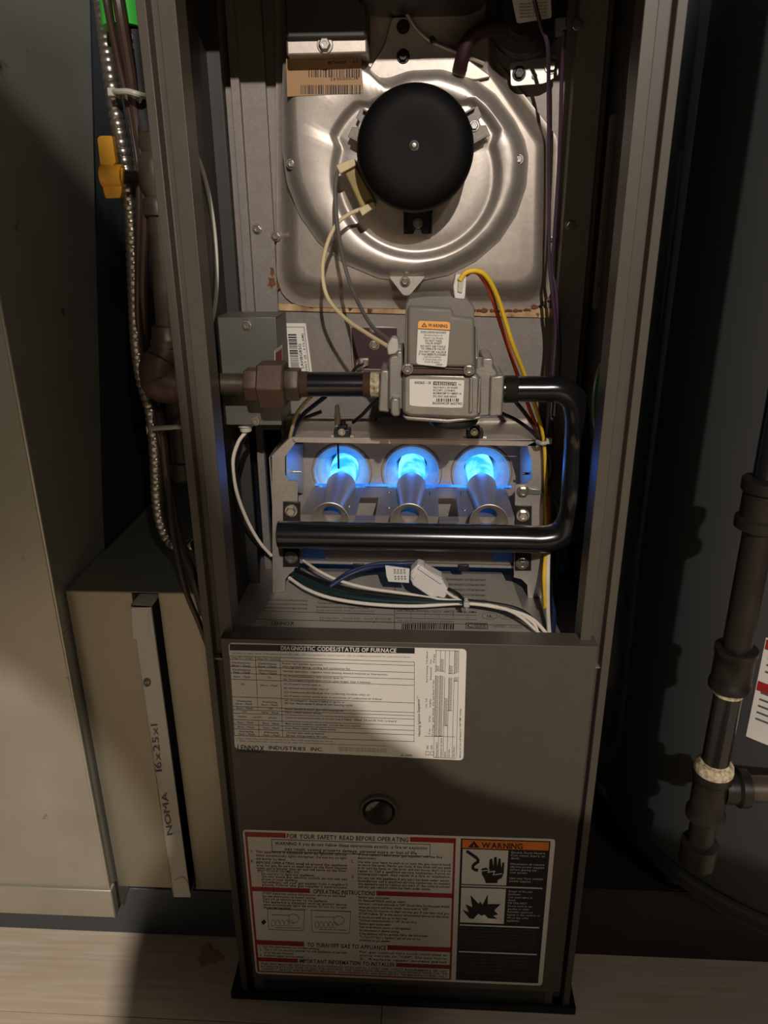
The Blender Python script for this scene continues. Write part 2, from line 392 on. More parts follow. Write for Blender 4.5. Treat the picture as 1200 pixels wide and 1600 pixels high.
# ---- diagnostic sticker
sh = Sheet(DP(YD), (0, -1, 0), ['paper', 'ink', 'ink_grey'])
sh.poly(arc_round([(357, 1004), (729, 1014), (724, 1188), (367, 1170)], 7, 5), 0, .0002, .0002)
sh.poly([(359, 1006), (648, 1012), (648, 1021), (359, 1016)], 1)
sh.text('DIAGNOSTIC CODES/STATUS OF FURNACE', 439, 1015, 619, 1019, 6.2, 0, 1, .0007)
sh.text('LED Indicator Lights  Note: To be used to identify LED codes. LEDs are identified on control board or refer to installation instructions for control board layout', 362, 1021.5, 641, 1027.5, 2.6, 1)
rows = [1024.5, 1030, 1041, 1051.5, 1061, 1088.5, 1103.5, 1108.5, 1114, 1124, 1131.5, 1138.5, 1149]
def lx(y): return 358.5+(y-1021)*.062
def mx_(y): return 399+(y-1021)*.047
def nx(y): return 437.5+(y-1021)*.034
sl = .034
for i, y in enumerate(rows):
    sh.line((lx(y), y), (647.5, y+(647.5-lx(y))*sl), .6, 1)
yt, yb = rows[0], rows[-1]
sh.line((lx(yt), yt), (lx(yb), yb), .6, 1); sh.line((mx_(yt), yt+1.4), (mx_(1107), 1107+1), .6, 1); sh.line((mx_(1124), 1125), (mx_(yb), yb+1.4), .6, 1)
sh.line((nx(yt), yt+2.7), (nx(yb), yb+2.7), .6, 1); sh.line((647.5, yt+9.9), (647, yb+9.8), .6, 1)
def cell(t, x, y, wd, hh=2.7, b=1): sh.text(t, x, y, x+wd, y+wd*sl, hh, 1, b)
cell('Diag No. 1 (DS1)', 362, 1028.5, 32); cell('Diag No. 2 (DS2)', 402, 1030, 35)
cell('Simultaneous', 362, 1036, 29); cell('Slow - Flash', 362, 1040.5, 29); cell('Simultaneous', 403, 1037.5, 29); cell('Slow - Flash', 403, 1042, 29)
cell('Simultaneous', 363, 1047, 29); cell('Fast - Flash', 365, 1051, 26); cell('Simultaneous', 404, 1048.5, 29); cell('Fast - Flash', 406, 1052.5, 26)
cell('Slow - Flash', 365, 1058, 26); cell('On', 418, 1059.5, 6)
cell('Off', 376, 1070, 6); cell('*', 379, 1085, 3); cell('Slow - Flash', 407, 1071.5, 27)
cell('Alternating', 370, 1096, 23); cell('Slow - Flash', 368, 1100.5, 26); cell('Alternating', 410, 1097.5, 23); cell('Slow - Flash', 408, 1102, 26)
cell('Slow - Flash', 369, 1107.2, 26); cell('Off', 420, 1108.6, 6); cell('On', 379, 1112.6, 6); cell('Slow - Flash', 409, 1114, 26)
cell('On/On', 372, 1120.5, 13); cell('On/Off', 396, 1121.5, 13); cell('Off/On', 419, 1122.5, 13)
cell('Fast - Flash', 371, 1129.5, 25); cell('Slow - Flash', 410, 1131, 26); cell('Slow - Flash', 371, 1136.5, 26); cell('Fast - Flash', 411, 1138, 25)
cell('Alternating', 373, 1143.5, 23); cell('Fast - Flash', 373, 1147.8, 25); cell('Alternating', 412, 1145, 23); cell('Fast - Flash', 412, 1149.4, 25)
for t, x, y, wd in (('Power "on" normal operation', 441, 1037.5, 63), ('Also signaled during cooling and continuous fan', 441, 1042.5, 106), ('Normal operation - signaled when heating demand initiated at thermostat.', 442, 1049.5, 164),
    ('(A) Primary/secondary limit switch open or', 442.5, 1057.5, 94), ('(B) Watchguard mode limit switch open longer than 3 minutes', 442.5, 1062.5, 136), ('(A) Pressure switch open or', 443, 1069.5, 59),
    ('(B) blocked inlet/exhaust vent or', 443.5, 1075.8, 70), ('(C) Condensate line blocked, (for condensing furnaces only) or', 444, 1082.2, 134), ('(D) Pressure switch closed prior to activation of combustion air inducer', 444, 1088.2, 153),
    ('(A) Watchguard - burners failed to ignite or', 444.5, 1095, 94), ('(B) lost flame sense 5 times in one heating cycle', 444.5, 1099.5, 106), ('Flame sensed without gas valve energized', 445, 1108.8, 91), ('Open rollout switch circuit', 445, 1114, 57),
    ('Control wired incorrectly or circuit board failed.  Check 24 and 115 Volt to board', 446, 1122, 173), ('Main power polarity reversed.  Switch line and neutral', 446, 1131.5, 117), ('Low flame signal, check flame sensor', 446, 1138.5, 80), ('(A) Improper main ground or', 447, 1145.6, 60), ('(B) line voltage below 90 volts', 447, 1150.3, 64)):
    cell(t, x, y, wd, 2.7)
sh.text('1  Slow - Flash = 1Hz (one flash per second)  Fast - Flash = 3Hz (three flashes per second)', 369, 1154.5, 520, 1159.2, 2.2, 1)
sh.text('2  When verifying blink codes - the control is in the mode. Refer to installation instructions or service manual for more detailed information', 369, 1158, 603, 1166.2, 2.2, 1)
sh.text('LENNOX', 371, 1172, 413, 1173.5, 8.5, 1, 1); sh.line((370, 1174.2), (412, 1175.6), 1.2, 1)
sh.text('INDUSTRIES  INC.', 420, 1170.5, 505, 1173.5, 5.5, 1, 1)
for i in range(3): sh.text('Made under one or more of the following U.S. patents', 529, 1168+2.4*i, 604, 1170.6+2.4*i, 1.8, 1)
sh.text('LB - 109505', 626, 1181, 644, 1181.6, 2.6, 1, 1)
# ignition chart printed sideways
sh.text('Heating Ignition Sequence**', 657, 1150, 655.5, 1087, 4, 1, 1)
cx = [679, 686, 693.5, 700, 708, 714.5]
for i, x in enumerate(cx): sh.line((x+2.5, 1016), (x-1.5, 1184), .55, 1)
sh.line((680, 1016), (717, 1017), .5, 1); sh.line((663, 1150), (711, 1151), .5, 1); sh.line((677, 1183), (712, 1185), .5, 1)
for i, (x, segs) in enumerate(zip(cx, (((1040, 1050), (1056, 1150)), ((1030, 1048), (1056, 1150)), ((1091, 1133),), ((1040, 1052), (1056, 1110)), ((1017, 1052), (1058, 1064))))):
    for y0, y1 in segs:
        y = y0
        while y < y1:
            sh.line((x+2.2-(y-1016)*.024, y), (x+7.8-(y-1016)*.024, y+1.4), .8, 2); y += 2.2
        sh.line((x+1.5-(y1-1016)*.022, y1), (x+8.5-(y1-1016)*.022, y1+.2), .5, 1)
for x, y0, y1, t in ((668, 1066, 1040, 'End of Heating'), (674, 1062, 1043, 'Demand'), (668, 1037, 1017, '5 Sec Blower'), (674, 1036, 1030, 'Post'), (679, 1035, 1022, 'Purge'), (667, 1106, 1091, '4 Sec. Trial'), (673, 1105, 1092, 'for Ignition'), (672, 1128, 1118, '20 Sec'), (677.5, 1128, 1106, 'Igniter Warmup'), (672, 1147, 1138, '15 Sec'), (677, 1149, 1132, 'Pre-Purge'), (678, 1103, 1062, '45 Sec. Indoor Blower "On" Delay'), (669, 1171, 1165, 'ON'), (675.5, 1171, 1164, 'OFF'),
    (683, 1183, 1160, 'Heating Demand'), (690, 1183, 1152, 'Combustion Air Inducer'), (696, 1183, 1174, 'Igniter'), (702.5, 1183, 1170, 'Gas Valve'), (710, 1183, 1166, 'Indoor Blower'), (720, 1185, 1107, '*Blower off time will depend on "OFF TIME" setting.')):
    sh.text(t, x, y0, x+.4, y1, 2.4, 1, 1)
sh.line((665, 1174), (671, 1174.3), .5, 1); sh.line((665, 1179), (671, 1179.3), .5, 1); sh.line((673, 1174.5), (678, 1174.6), .5, 1); sh.line((673, 1179.4), (678, 1179.6), .5, 1)
for x in (665, 671, 673, 678): sh.line((x, 1174), (x, 1179.5), .5, 1)
# pale break across the bars
sh.poly([(676, 1052), (684, 1048), (692, 1050), (700, 1053), (708, 1053), (718, 1050), (718, 1055), (708, 1058.5), (699, 1058), (690, 1055), (683, 1053.5), (676, 1057)], 0, .0008)
o = sh.build('diagnostic_label', door); o['label'] = 'white diagnostic codes sticker with black table'

# ---- operating and warning sticker
sh = Sheet(DP(YD), (0, -1, 0), ['paper', 'ink', 'ink_red', 'ink_orange', 'ink_grey'])
sh.poly(arc_round([(379, 1296), (868, 1311), (847, 1540), (400, 1521)], 6, 5), 0, .0002, .0002)
S2 = .0315
def lerp_box(u0, v0, u1, v1, mi, h=.0004):
    def q(u, v):
        a = V(379, 1296).lerp(V(868, 1311), u); b = V(400, 1521).lerp(V(847, 1540), u); r = a.lerp(b, v); return (r.x, r.y)
    sh.poly([q(u0, v0), q(u1, v0), q(u1, v1), q(u0, v1)], mi, h)
Q = lambda u, v: (lambda r: (r.x, r.y))(V(379, 1296).lerp(V(868, 1311), u).lerp(V(400, 1521).lerp(V(847, 1540), u), v))
lerp_box(.006, .015, .137, .048, 2); lerp_box(.535, .015, .682, .048, 2)
lerp_box(.006, .015, .013, .985, 2); lerp_box(.675, .015, .682, .985, 2)
lerp_box(.012, .395, .205, .425, 2); lerp_box(.425, .395, .678, .425, 2)
lerp_box(.012, .765, .175, .797, 2); lerp_box(.46, .765, .678, .797, 2)
lerp_box(.012, .885, .15, .912, 2); lerp_box(.49, .885, .678, .912, 2)
lerp_box(.012, .978, .678, .986, 2)
def T2(t, u0, v0, u1, hpx, b=1, mi=1):
    x0, y0 = Q(u0, v0); x1, y1 = Q(u1, v0); sh.text(t, x0, y0, x1, y1, hpx, mi, b)
T2('FOR YOUR SAFETY READ BEFORE OPERATING', .14, .05, .53, 7)
for u0, v0, u1, v1 in ((.09, .062, .60, .062), (.09, .145, .60, .145)): sh.line(Q(u0, v0), Q(u1, v1), .8, 1)
sh.line(Q(.09, .062), Q(.09, .145), .8, 1); sh.line(Q(.60, .062), Q(.60, .145), .8, 1)
T2('WARNING: If you do not follow these instructions exactly, a fire or explosion', .10, .098, .59, 5)
T2('may result, causing property damage, personal injury or loss of life.', .13, .135, .56, 5)
def block(lines, u0, u1, v0, dv, hpx, b=1, mi=1):
    mxl = max(len(t) for t in lines)
    for i, t in enumerate(lines):
        if t: T2(t, u0, v0+dv*i, u0+(u1-u0)*(len(t)/mxl if len(t) < .8*mxl else 1), hpx, b, mi)
T2('A.', .018, .155, .026, 4); T2('B.', .018, .225, .026, 4)
block(['This appliance is equipped with an ignition device', 'which automatically lights the burner. Do not try to light', 'the burner by hand.'], .035, .33, .158, .024, 3.8)
block(['BEFORE OPERATING smell all around the appliance', 'area for gas. Be sure to smell next to the floor because', 'some gas is heavier than air and will settle on the floor.', 'WHAT TO DO IF YOU SMELL GAS', '*  Do not try to light any appliance.', '*  Do not touch any electric switch; do not use any', '   phone in your building.', '*  Immediately call your gas supplier from a neighbor\'s', '   phone. Follow the gas supplier\'s instructions.'], .035, .33, .232, .0192, 3.6)
block(['*  If you cannot reach your gas supplier, call the fire', '   department.'], .355, .64, .155, .022, 3.6)
T2('C.', .345, .205, .353, 4); T2('D.', .345, .31, .353, 4)
block(['Use only your hand to push in or turn the gas control knob', 'or move the lever. Never use tools. If the knob will not push', 'in or turn by hand, or the lever will not move, don\'t try to', 'repair it. Call a qualified service technician. Force or', 'attempted repair may result in a fire or explosion.'], .365, .668, .205, .0208, 3.6)
block(['Do not use this appliance if any part has been under water.', 'Immediately call a qualified service technician to inspect', 'the appliance and to replace any part of the control system', 'and any gas control which has been under water.'], .365, .668, .315, .0205, 3.6)
T2('OPERATING INSTRUCTIONS', .215, .426, .42, 6.5)
block(['STOP! Read the safety information above on this label.', 'Set the thermostat to lowest setting.', 'Turn off all electric power to the appliance.', 'This appliance is equipped with an ignition device', 'which automatically lights the burner. Do not try to light', 'the burner by hand.'], .045, .325, .445, .0195, 3.4)
block(['Remove upper access panel.', 'For Honeywell VR8205 series gas control', 'with knob - turn knob clockwise to "OFF". Do not force. For Honeywell VR8205', 'series gas control with lever switch - move lever to "OFF".', 'Wait five (5) minutes to clear out any gas. If you then smell gas,', 'STOP! Follow "B" in the safety information above on this label.', 'If you do not smell gas, go to next step.', 'Turn knob counterclockwise to "ON". Do not force.', 'Replace upper access panel.', 'Turn on all electric power to the appliance.', 'Set thermostat to desired setting.', 'If the appliance will not operate, follow the instructions', '"To Turn Off Gas To Appliance" and call your service', 'technician or gas supplier.'], .365, .668, .448, .0228, 3.5)
# two line drawings of the control (plain outlines)
def outline(pts, wd=.6, mi=4):
    for a, b in zip(pts, pts[1:]): sh.line(a, b, wd, mi)
for (cx0, cy0, w0, h0) in ((447, 1437, 58, 34), (517, 1440, 62, 36)):
    outline([(cx0-w0/2, cy0-h0/2), (cx0+w0/2, cy0-h0/2+2), (cx0+w0/2-2, cy0+h0/2), (cx0-w0/2+2, cy0+h0/2-2), (cx0-w0/2, cy0-h0/2)])
    for i in range(5): outline([(cx0-w0*.35+i*7+3*math.cos(t*.63), cy0+5+5*math.sin(t*.63)) for t in range(11)], .5)
    outline([(cx0+8*math.cos(t*.42)+w0*.2, cy0-2+7*math.sin(t*.42)) for t in range(16)], .6); sh.line((cx0-w0*.4, cy0-8), (cx0+w0*.1, cy0-7), .6, 4); sh.line((cx0-w0*.3, cy0+12), (cx0+w0*.4, cy0+13), .6, 4)
sh.poly([(408, 1440), (413, 1436), (416, 1441), (411, 1445)], 1)
T2('GAS VALVE SHOWN IN ON POSITION', .055, .545, .19, 2.2, 0); T2('GAS CONTROL SHOWN IN ON POSITION', .22, .548, .34, 2.2, 0)
T2('TO TURN OFF GAS TO APPLIANCE', .185, .797, .455, 6.2)
block(['1.  Set the thermostat to lowest setting.', '2.  Turn off all electric power to the appliance if service', '    is to be performed.', '3.  Remove upper access panel.'], .02, .32, .815, .0205, 3.3)
block(['For gas control turn knob clockwise or', 'move switch to "OFF". Do not force.', '5.  Replace upper access panel.'], .365, .668, .825, .024, 3.3)
T2('IMPORTANT INFORMATION TO INSTALLER', .155, .911, .485, 6)
block(['THIS UNIT MUST BE INSTALLED IN ACCORDANCE WITH LOCAL CODES AND UTILITY REQUIREMENTS. SEE UNIT', 'RATING PLATE FOR TYPE OF GAS. FOR NATURAL GAS OPERATION SEE INSTALLATION INSTRUCTIONS FOR THE', 'CORRECT ORIFICE AND MANIFOLD PRESSURE. CONVERSION KITS ARE SUPPLIED BY THE MANUFACTURER ONLY'], .02, .668, .935, .018, 3.0)
# warning column
lerp_box(.698, .015, .985, .985, 1, .0003)
lerp_box(.703, .022, .980, .078, 3, .0005)
T2('WARNING', .765, .075, .895, 9, 1, 1) if False else None
x0, y0 = Q(.765, .072); x1, y1 = Q(.897, .072); sh.text('WARNING', x0, y0, x1, y1, 8.5, 1, 1, .0009)
a, b, c_ = Q(.74, .028), Q(.758, .072), Q(.722, .072); sh.poly([a, b, c_], 1, .0009); sh.poly([Q(.74, .045), Q(.743, .065), Q(.737, .065)], 3, .0012)
lerp_box(.705, .086, .852, .325, 0, .0005); lerp_box(.705, .350, .852, .588, 0, .0005)
for v in (.333, .602, .785): lerp_box(.704, v, .972, v+.008, 0, .0005)
# hand pictogram
hand = [(753, 1365), (752, 1357), (759, 1355), (764, 1358), (765, 1342), (769, 1341), (771, 1354), (772, 1339), (776, 1338), (777, 1354), (779, 1341), (782, 1341), (783, 1356), (785, 1347), (788, 1347), (787, 1363), (784, 1371), (778, 1374), (777, 1379), (759, 1379), (757, 1373)]
sh.poly(hand, 1, .0009); outline2 = [(729, 1329), (745, 1340), (748, 1345), (742, 1349), (738, 1353), (740, 1358), (747, 1359)]
for a, b in zip(outline2, outline2[1:]): sh.line(a, b, 4.5, 1, .0009)
for a, b in zip([(752, 1360), (765, 1358), (762, 1362), (773, 1360), (770, 1366), (784, 1364)], [(765, 1358), (762, 1362), (773, 1360), (770, 1366), (784, 1364), (784, 1364.1)]): sh.line(a, b, 1.2, 0, .0012)
burst = [(723, 1421), (733, 1425), (727, 1412), (738, 1417), (735, 1398), (748, 1412), (750, 1408), (754, 1413), (762, 1397), (762, 1412), (768, 1412), (782, 1412), (772, 1422), (778, 1428), (770, 1430), (777, 1435), (763, 1434), (757, 1428), (752, 1430), (748, 1427), (744, 1430), (740, 1435), (733, 1434)]
sh.poly(burst, 1, .0009)
block(['Electric Shock Hazard.', 'Can cause injury or', 'death.', '', 'Disconnect all remote', 'electric power supplies', 'before opening any', 'unit panels.', '', 'Unit may have multiple', 'power supplies.'], .862, .972, .105, .0195, 3.0, 0, 0)
block(['Danger of Fire and', 'Explosion.', 'Can cause injury or', 'death.', 'FOR YOUR SAFETY', 'Do not store or use', 'gasoline or other', 'flammable vapors and', 'liquids in the vicinity of', 'this or any other', 'appliance.'], .862, .972, .37, .0200, 2.9, 0, 0)
block(['Danger of Fire, Explosion and Asphyxiation.', 'Improper installation, adjustment, alteration,', 'service or maintenance can cause property', 'damage, personal injury or loss of life. Refer to', 'the user\'s information manual provided with', 'this unit. Installation and service must be', 'performed by a qualified installer, service', 'agency or the gas supplier.'], .70, .965, .63, .0195, 2.6, 0, 4)
block(['WARNING: The furnace and components must', 'be installed by a licensed contractor.', 'See installation instructions. Keep this', 'label clean and readable for the user.', 'For more information read', 'the manual supplied with unit.'], .70, .955, .82, .022, 2.4, 0, 4)
o = sh.build('operating_label', door); o['label'] = 'white and red operating instructions sticker with black warning column'

# ---- paper rating plate lying on the deck
sh = Sheet(lambda x, y: UZ(x, y, DECK), (0, 0, 1), ['paper_cream', 'ink', 'ink_grey'])
sh.poly([(390, 986), (832, 996), (797, 898), (452, 893)], 0, .0004, .0004)
sh.line((617, 917), (616, 990), .8, 1, .0006); sh.line((400, 968), (826, 978), .6, 1, .0006); sh.line((410, 955), (616, 961), .5, 1, .0006)
def dk(t, x0, y0, x1, h=3, b=0): sh.text(t, x0, y0, x1, y0+(x1-x0)*.022, h, 1, b, .0006)
dk('LENNOX', 424, 977, 460, 6, 1)
for i, t in enumerate(('For indoor installation only in a building constructed on site', 'This furnace is not to be used for temporary heating', 'See installation instructions for category and venting')):
    dk(t, 418-3*i, 939+6*i, 480, 3, 1); dk(t, 498-2*i, 938+6*i, 540+18*i, 3, 1)
for i, t in enumerate(('Designed maximum outlet air temperature', 'Minimum clearance to combustible materials')): dk(t, 495, 955+4*i, 585, 2.6, 0)
for i, t in enumerate(('Model No.  Serial No.  Input BTU/HR', 'Maximum inlet pressure for gas supply')): dk(t, 500, 967+4*i, 612, 2.6, 0)
for i in range(5): dk('FOR FURNACE INSTALLED AT ALTITUDES ABOVE 2000 FT', 690+2*i, 907+8*i, 760, 3, 1)
dk('ELECTRICAL RATING  VOLTS  HERTZ  PHASE  AMPS', 620, 956, 745, 3, 1)
for i in range(6): sh.line((620+22*i, 958), (620+22*i, 966), .5, 1, .0006)
sh.line((618, 966), (745, 969), .5, 1, .0006); sh.line((618, 959), (745, 962), .5, 1, .0006)
dk('For use with natural gas 120V 60HZ 1PH', 622, 971.5, 708, 2.6, 0)
x = 628; random.seed(3)
while x < 710:
    wd = random.choice((1, 1.4, 2.2)); sh.poly([(x, 975), (x+wd, 975.1), (x+wd-.4, 984), (x-.4, 984)], 1, .0006); x += wd+random.choice((1, 1.5))
sh.line((728, 974), (761, 975), .9, 1, .0006); sh.line((728, 982), (762, 983), .9, 1, .0006); sh.line((728, 974), (728, 982), .9, 1, .0006); sh.line((761, 975), (762, 983), .9, 1, .0006)
sh.text('C', 730, 981, 739, 981.2, 6, 1, 1, .0006)
for i in range(3): dk('DESIGN CERTIFIED', 741, 977+2.2*i, 759, 1.8, 1)
for cx0 in (765, 792):
    sh.mb.k = 1
    outp = [(cx0+12*math.cos(t*.4), 963+5*math.sin(t*.4)) for t in range(17)]
    for a, b in zip(outp, outp[1:]): sh.line(a, b, .6, 2, .0006)
    dk('UL', cx0-4, 965, cx0+4, 4, 1)
dk('LISTED', 770, 981, 790, 3, 0); dk('CLASS 5', 796, 982, 815, 3, 0)
o = sh.build('rating_plate', fur); o['label'] = 'cream rating plate of small print on the deck'

# ---- white sticker with upright barcode on the vestibule panel
sh = Sheet(DP(YP), (0, -1, 0), ['paper', 'ink'])
sh.poly([(436, 505), (478, 505), (488, 584), (436, 584)], 0, .0003, .0003)
sh.line((440, 511), (475, 511), .8, 1); sh.line((475, 511), (484, 584), .8, 1)
random.seed(5); y = 522
while y < 578:
    wd = random.choice((1, 1.5, 2.4)); sh.poly([(450+(y-522)*.09, y), (463+(y-522)*.09, y), (463+(y+wd-522)*.09, y+wd), (450+(y+wd-522)*.09, y+wd)], 1); y += wd+random.choice((1, 1.6))
sh.text('LB - 9174A', 450, 574, 444, 530, 4, 1, 1); sh.text('SAH8G85G', 475, 576, 470, 537, 4.4, 1, 1); sh.text('VEST (15 - 3 CLAM)', 481, 579, 474, 521, 3.2, 1, 1)
o = sh.build('barcode_label', fur); o['label'] = 'white barcode sticker beside the junction box'

# ---- stamped collector cover: gasket, flange, raised pan
mb = MB(); mb.pp([(395, 474), (868, 482), (868, 497), (395, 484)], .2475, .2505); mb.build('gasket', 'gasket', fur)
def loft(outs):     # outs = list of (px outline, Y); rings of equal length, last is capped
    vs = []; fs = []; n = len(outs[0][0])
    for pts, Y in outs: vs += [U(x, y, Y) for x, y in pts]
    for i in range(len(outs)-1):
        for k in range(n): fs.append((i*n+k, i*n+(k+1) % n, (i+1)*n+(k+1) % n, (i+1)*n+k))
    fs.append(list(range((len(outs)-1)*n, len(outs)*n))); m = MB(); m.add(vs, fs); return m
rad = [0, 60, 60, 20, 14, 0]
def pan(d, dr, tp=-60): return arc_round([(430+d, tp), (432+d, 480-d*1.4), (866-d, 486-d*1.4), (872-d, 215+d*.4), (772-d*.3, 88+d*.8), (772-d*.3, tp)], [0, max(8, 58-dr), max(8, 58-dr), 10, 10, 0], 8)
ob = loft([(pan(0, 0), .2475), (pan(0.5, 0), .2455), (pan(8, 6), .2450), (pan(12, 10), .2430), (pan(17, 14), .232), (pan(22, 18), .222), (pan(28, 22), .2160), (pan(35, 26), .2145)]).build('collector_cover', 'galv_pan', fur, ang=50)
# rust blotch by the flange edge
mb = MB()
for cx0, cy0, rx, ry in ((424, 441, 7, 9), (425, 424, 4, 8), (433, 448, 5, 7)):
    mb.pp([(cx0+rx*math.cos(t*.5)*(.8+.35*math.sin(t*1.7)), cy0+ry*math.sin(t*.5)*(.85+.3*math.cos(t*2.3))) for t in range(12)], .2422 if cx0 < 430 else .2443, .2462)
mb.build('rust_patch', 'rust', fur)
random.seed(21); mb = MB(); x = 700
while x < 862:
    h0 = random.uniform(2, 7); wd = random.uniform(5, 12); y = 484+(x-700)*.006-(max(0, x-815)*.42)
    mb.pp([(x, y), (x+wd*.4, y-h0*.5), (x+wd, y-h0*.2), (x+wd*1.1, y+2), (x+wd*.6, y+h0*.6), (x+1, y+2.5)], .2448 if x < 800 else .2452, .2470); x += wd*random.uniform(.9, 1.5)
mb.build('rust_streak', 'rust', fur)
mb = MB(); pts_ = []
for t in range(18):
    a_ = t*2*math.pi/18; r_ = 1+.22*math.sin(a_*3+1)+.12*math.sin(a_*7); pts_.append(UZ(328+19*r_*math.cos(a_), 1493+16*r_*math.sin(a_), .0004))
mb.prism(pts_, (0, 0, -.0003)); struct('stain', mb, 'stain', floor)

# ================================================================== DRAFT INDUCER
YV = .2145
ic = U(650, 268, .21)
ind = thing('draft_inducer', (ic.x, .20, ic.z-.14), 'round steel draft inducer blower with black motor cap', 'blower')
# scroll housing: a polar sheet between the scroll outline and the motor recess
OUT = [(826, 245), (823, 290), (808, 335), (782, 375), (745, 407), (700, 430), (645, 441), (590, 434), (538, 412), (497, 378), (467, 335), (448, 285), (441, 235), (440, 170), (442, 92), (500, 88), (560, 88), (576, 101), (589, 115), (606, 117), (640, 104), (690, 102), (735, 117), (775, 147), (805, 187), (820, 217)]
CX, CY = 650, 272
def rout(an):
    c, s_ = math.cos(an), -math.sin(an); best = 150
    for (x0, y0), (x1, y1) in zip(OUT, OUT[1:]+OUT[:1]):
        ex, ey = x1-x0, y1-y0; den = c*ey-s_*ex
        if abs(den) < 1e-9: continue
        t = ((x0-CX)*ey-(y0-CY)*ex)/den; u = ((x0-CX)*s_-(y0-CY)*c)/den
        if t > 0 and -1e-6 <= u <= 1+1e-6: best = t
    return best
def rin(an):
    r = 124.
    for a0 in (R(40), R(142)):
        d = abs((an-a0+math.pi) % (2*math.pi)-math.pi)
        r += 15*max(0, min(1, (R(19)-d)/R(6)))
    return r
NA = 144; vs_ = []; fs_ = []
for k_ in range(NA):
    an = 2*math.pi*k_/NA; ro = rout(an); ri_ = min(rin(an), ro-26); c, s_ = math.cos(an), -math.sin(an)
    st = [(ro, .2145), (ro, .2118), (ro-4, .2110), (ro-8, .2085), (ro-14, .2010), (ro-20, .1972), (max(ro-27, ri_+14), .1960), (ri_+13, .1960), (ri_+8, .1972), (ri_+3, .2010), (ri_-1, .2040), (ri_-6, .2046), (ri_-10, .2036), (95, .2030), (40, .2030)]
    vs_ += [U(CX+c*r, CY+s_*r, Y) for r, Y in st]
m_ = len(st)
for k_ in range(NA):
    for i in range(m_-1): fs_.append((k_*m_+i, k_*m_+i+1, ((k_+1) % NA)*m_+i+1, ((k_+1) % NA)*m_+i))
fs_.append([k_*m_+m_-1 for k_ in range(NA)])
mb = MB(); mb.add(vs_, fs_); hous = mb.build('housing', 'galv', ind, ang=60)
# outlet flange at the top with its bolts
mb = MB(); mb.pp(arc_round([(574, 112), (600, 70), (612, 26), (642, 26), (664, 64), (728, 90), (770, 120), (740, 126), (690, 110), (640, 112), (606, 124), (588, 122)], 8, 4), .2085, .2145); mb.build('outlet_flange', 'galv', ind, .002)
for px, py in ((630, 88), (630, 42)): screw(ind, U(px, py, .2085), .0052, m='iron_dark')
mb = MB(); mb.tube(path([(632, 16, .205), (652, 46, .205), (676, 66, .205), (720, 84, .208), (756, 100, .211)], 6), .0022, 8); mb.build('seam_bead', 'galv', ind)
mb = MB(); mb.pp([(670, 57), (678, 55), (682, 64), (673, 68)], .196, .204); mb.build('seam_clip', 'black', ind, .001)
for px, py, Y in ((455, 256, .2040), (810, 249, .2030), (862, 368, .240)): screw(ind, U(px, py, Y), .0042)
# bottom spring clip
mb = MB(); mb.pp(arc_round([(607, 432), (665, 432), (640, 462), (630, 462)], 4, 3), .204, .2145); mb.build('housing_tab', 'galv', ind, .001)
screw(ind, U(633, 440, .203), .0045)
# motor
mf = U(648, 230, .115); mo = V(mf.x, 0, mf.z)
Yb = .208
mb = MB(); rr = .0600
mb.lathe(V(mf.x, .115, mf.z), (0, 1, 0), [(0, .0012), (.028, .001), (.040, 0), (.046, .0012), (.0520, .004), (.0570, .009), (rr-.0008, .016), (rr, .023), (rr, .05), (rr-.001, .052)], 64); mb.build('motor_cap', 'black_motor', ind)
mb = MB(); mb.lathe(V(mf.x+.0015, .160, mf.z-.001), (0, 1, 0), [(rr-.004, 0), (rr-.003, .002), (rr-.003, .030), (rr-.010, .038), (.03, .044)], 64); mb.build('motor_body', 'black_motor', ind)
mb = MB(); mb.lathe(V(mf.x-.0005, .1165, mf.z+.0015), (0, -1, 0), [(.0048, 0), (.0048, .0012), (.0036, .002), (.0034, .0045), (.002, .006), (0, .0062)], 20); mb.build('shaft', 'tin', ind)
for an, dk_ in ((27, 'galv_vest'), (153, 'galv_vest'), (-90, 'black')):
    ca, sa = math.cos(R(an)), math.sin(R(an)); e = V(ca, 0, sa); t = V(-sa, 0, ca); b0 = V(mf.x+.003, .190, mf.z-.004)
    pts = [b0+e*a+t*b for a, b in ((.045, -.016), (.078, -.016), (.078, -.005), (.073, -.003), (.073, .003), (.078, .005), (.078, .016), (.045, .016))]
    mb = MB(); mb.prism(pts, (0, .0025, 0)); mb.prism([b0+e*a+t*b for a, b in ((.045, .014), (.074, .014), (.074, .016), (.045, .016))], (0, -.008, 0)); mb.prism([b0+e*a+t*b for a, b in ((.045, -.016), (.074, -.016), (.074, -.014), (.045, -.014))], (0, -.008, 0))
    ft = mb.build('motor_foot', dk_, ind, .0006)
    screw(ind, b0+e*.0665-V(0, .0003, 0), .0042, m='tin')
# capacitor / coil block on the left of the motor
q = [(533, 258), (551, 250), (588, 318), (565, 328)]
mb = MB(); mb.pp(q, .168, .195); mb.build('coil', 'varnish', ind, .002)
mb = MB(); mb.pp([(525, 258), (553, 247), (557, 258), (531, 272)], .162, .185); mb.build('coil_end', 'wire_cream', ind, .001)
mb = MB(); mb.pp([(560, 326), (583, 314), (587, 323), (566, 338)], .160, .185); mb.build('coil_end', 'wire_cream', ind, .001)
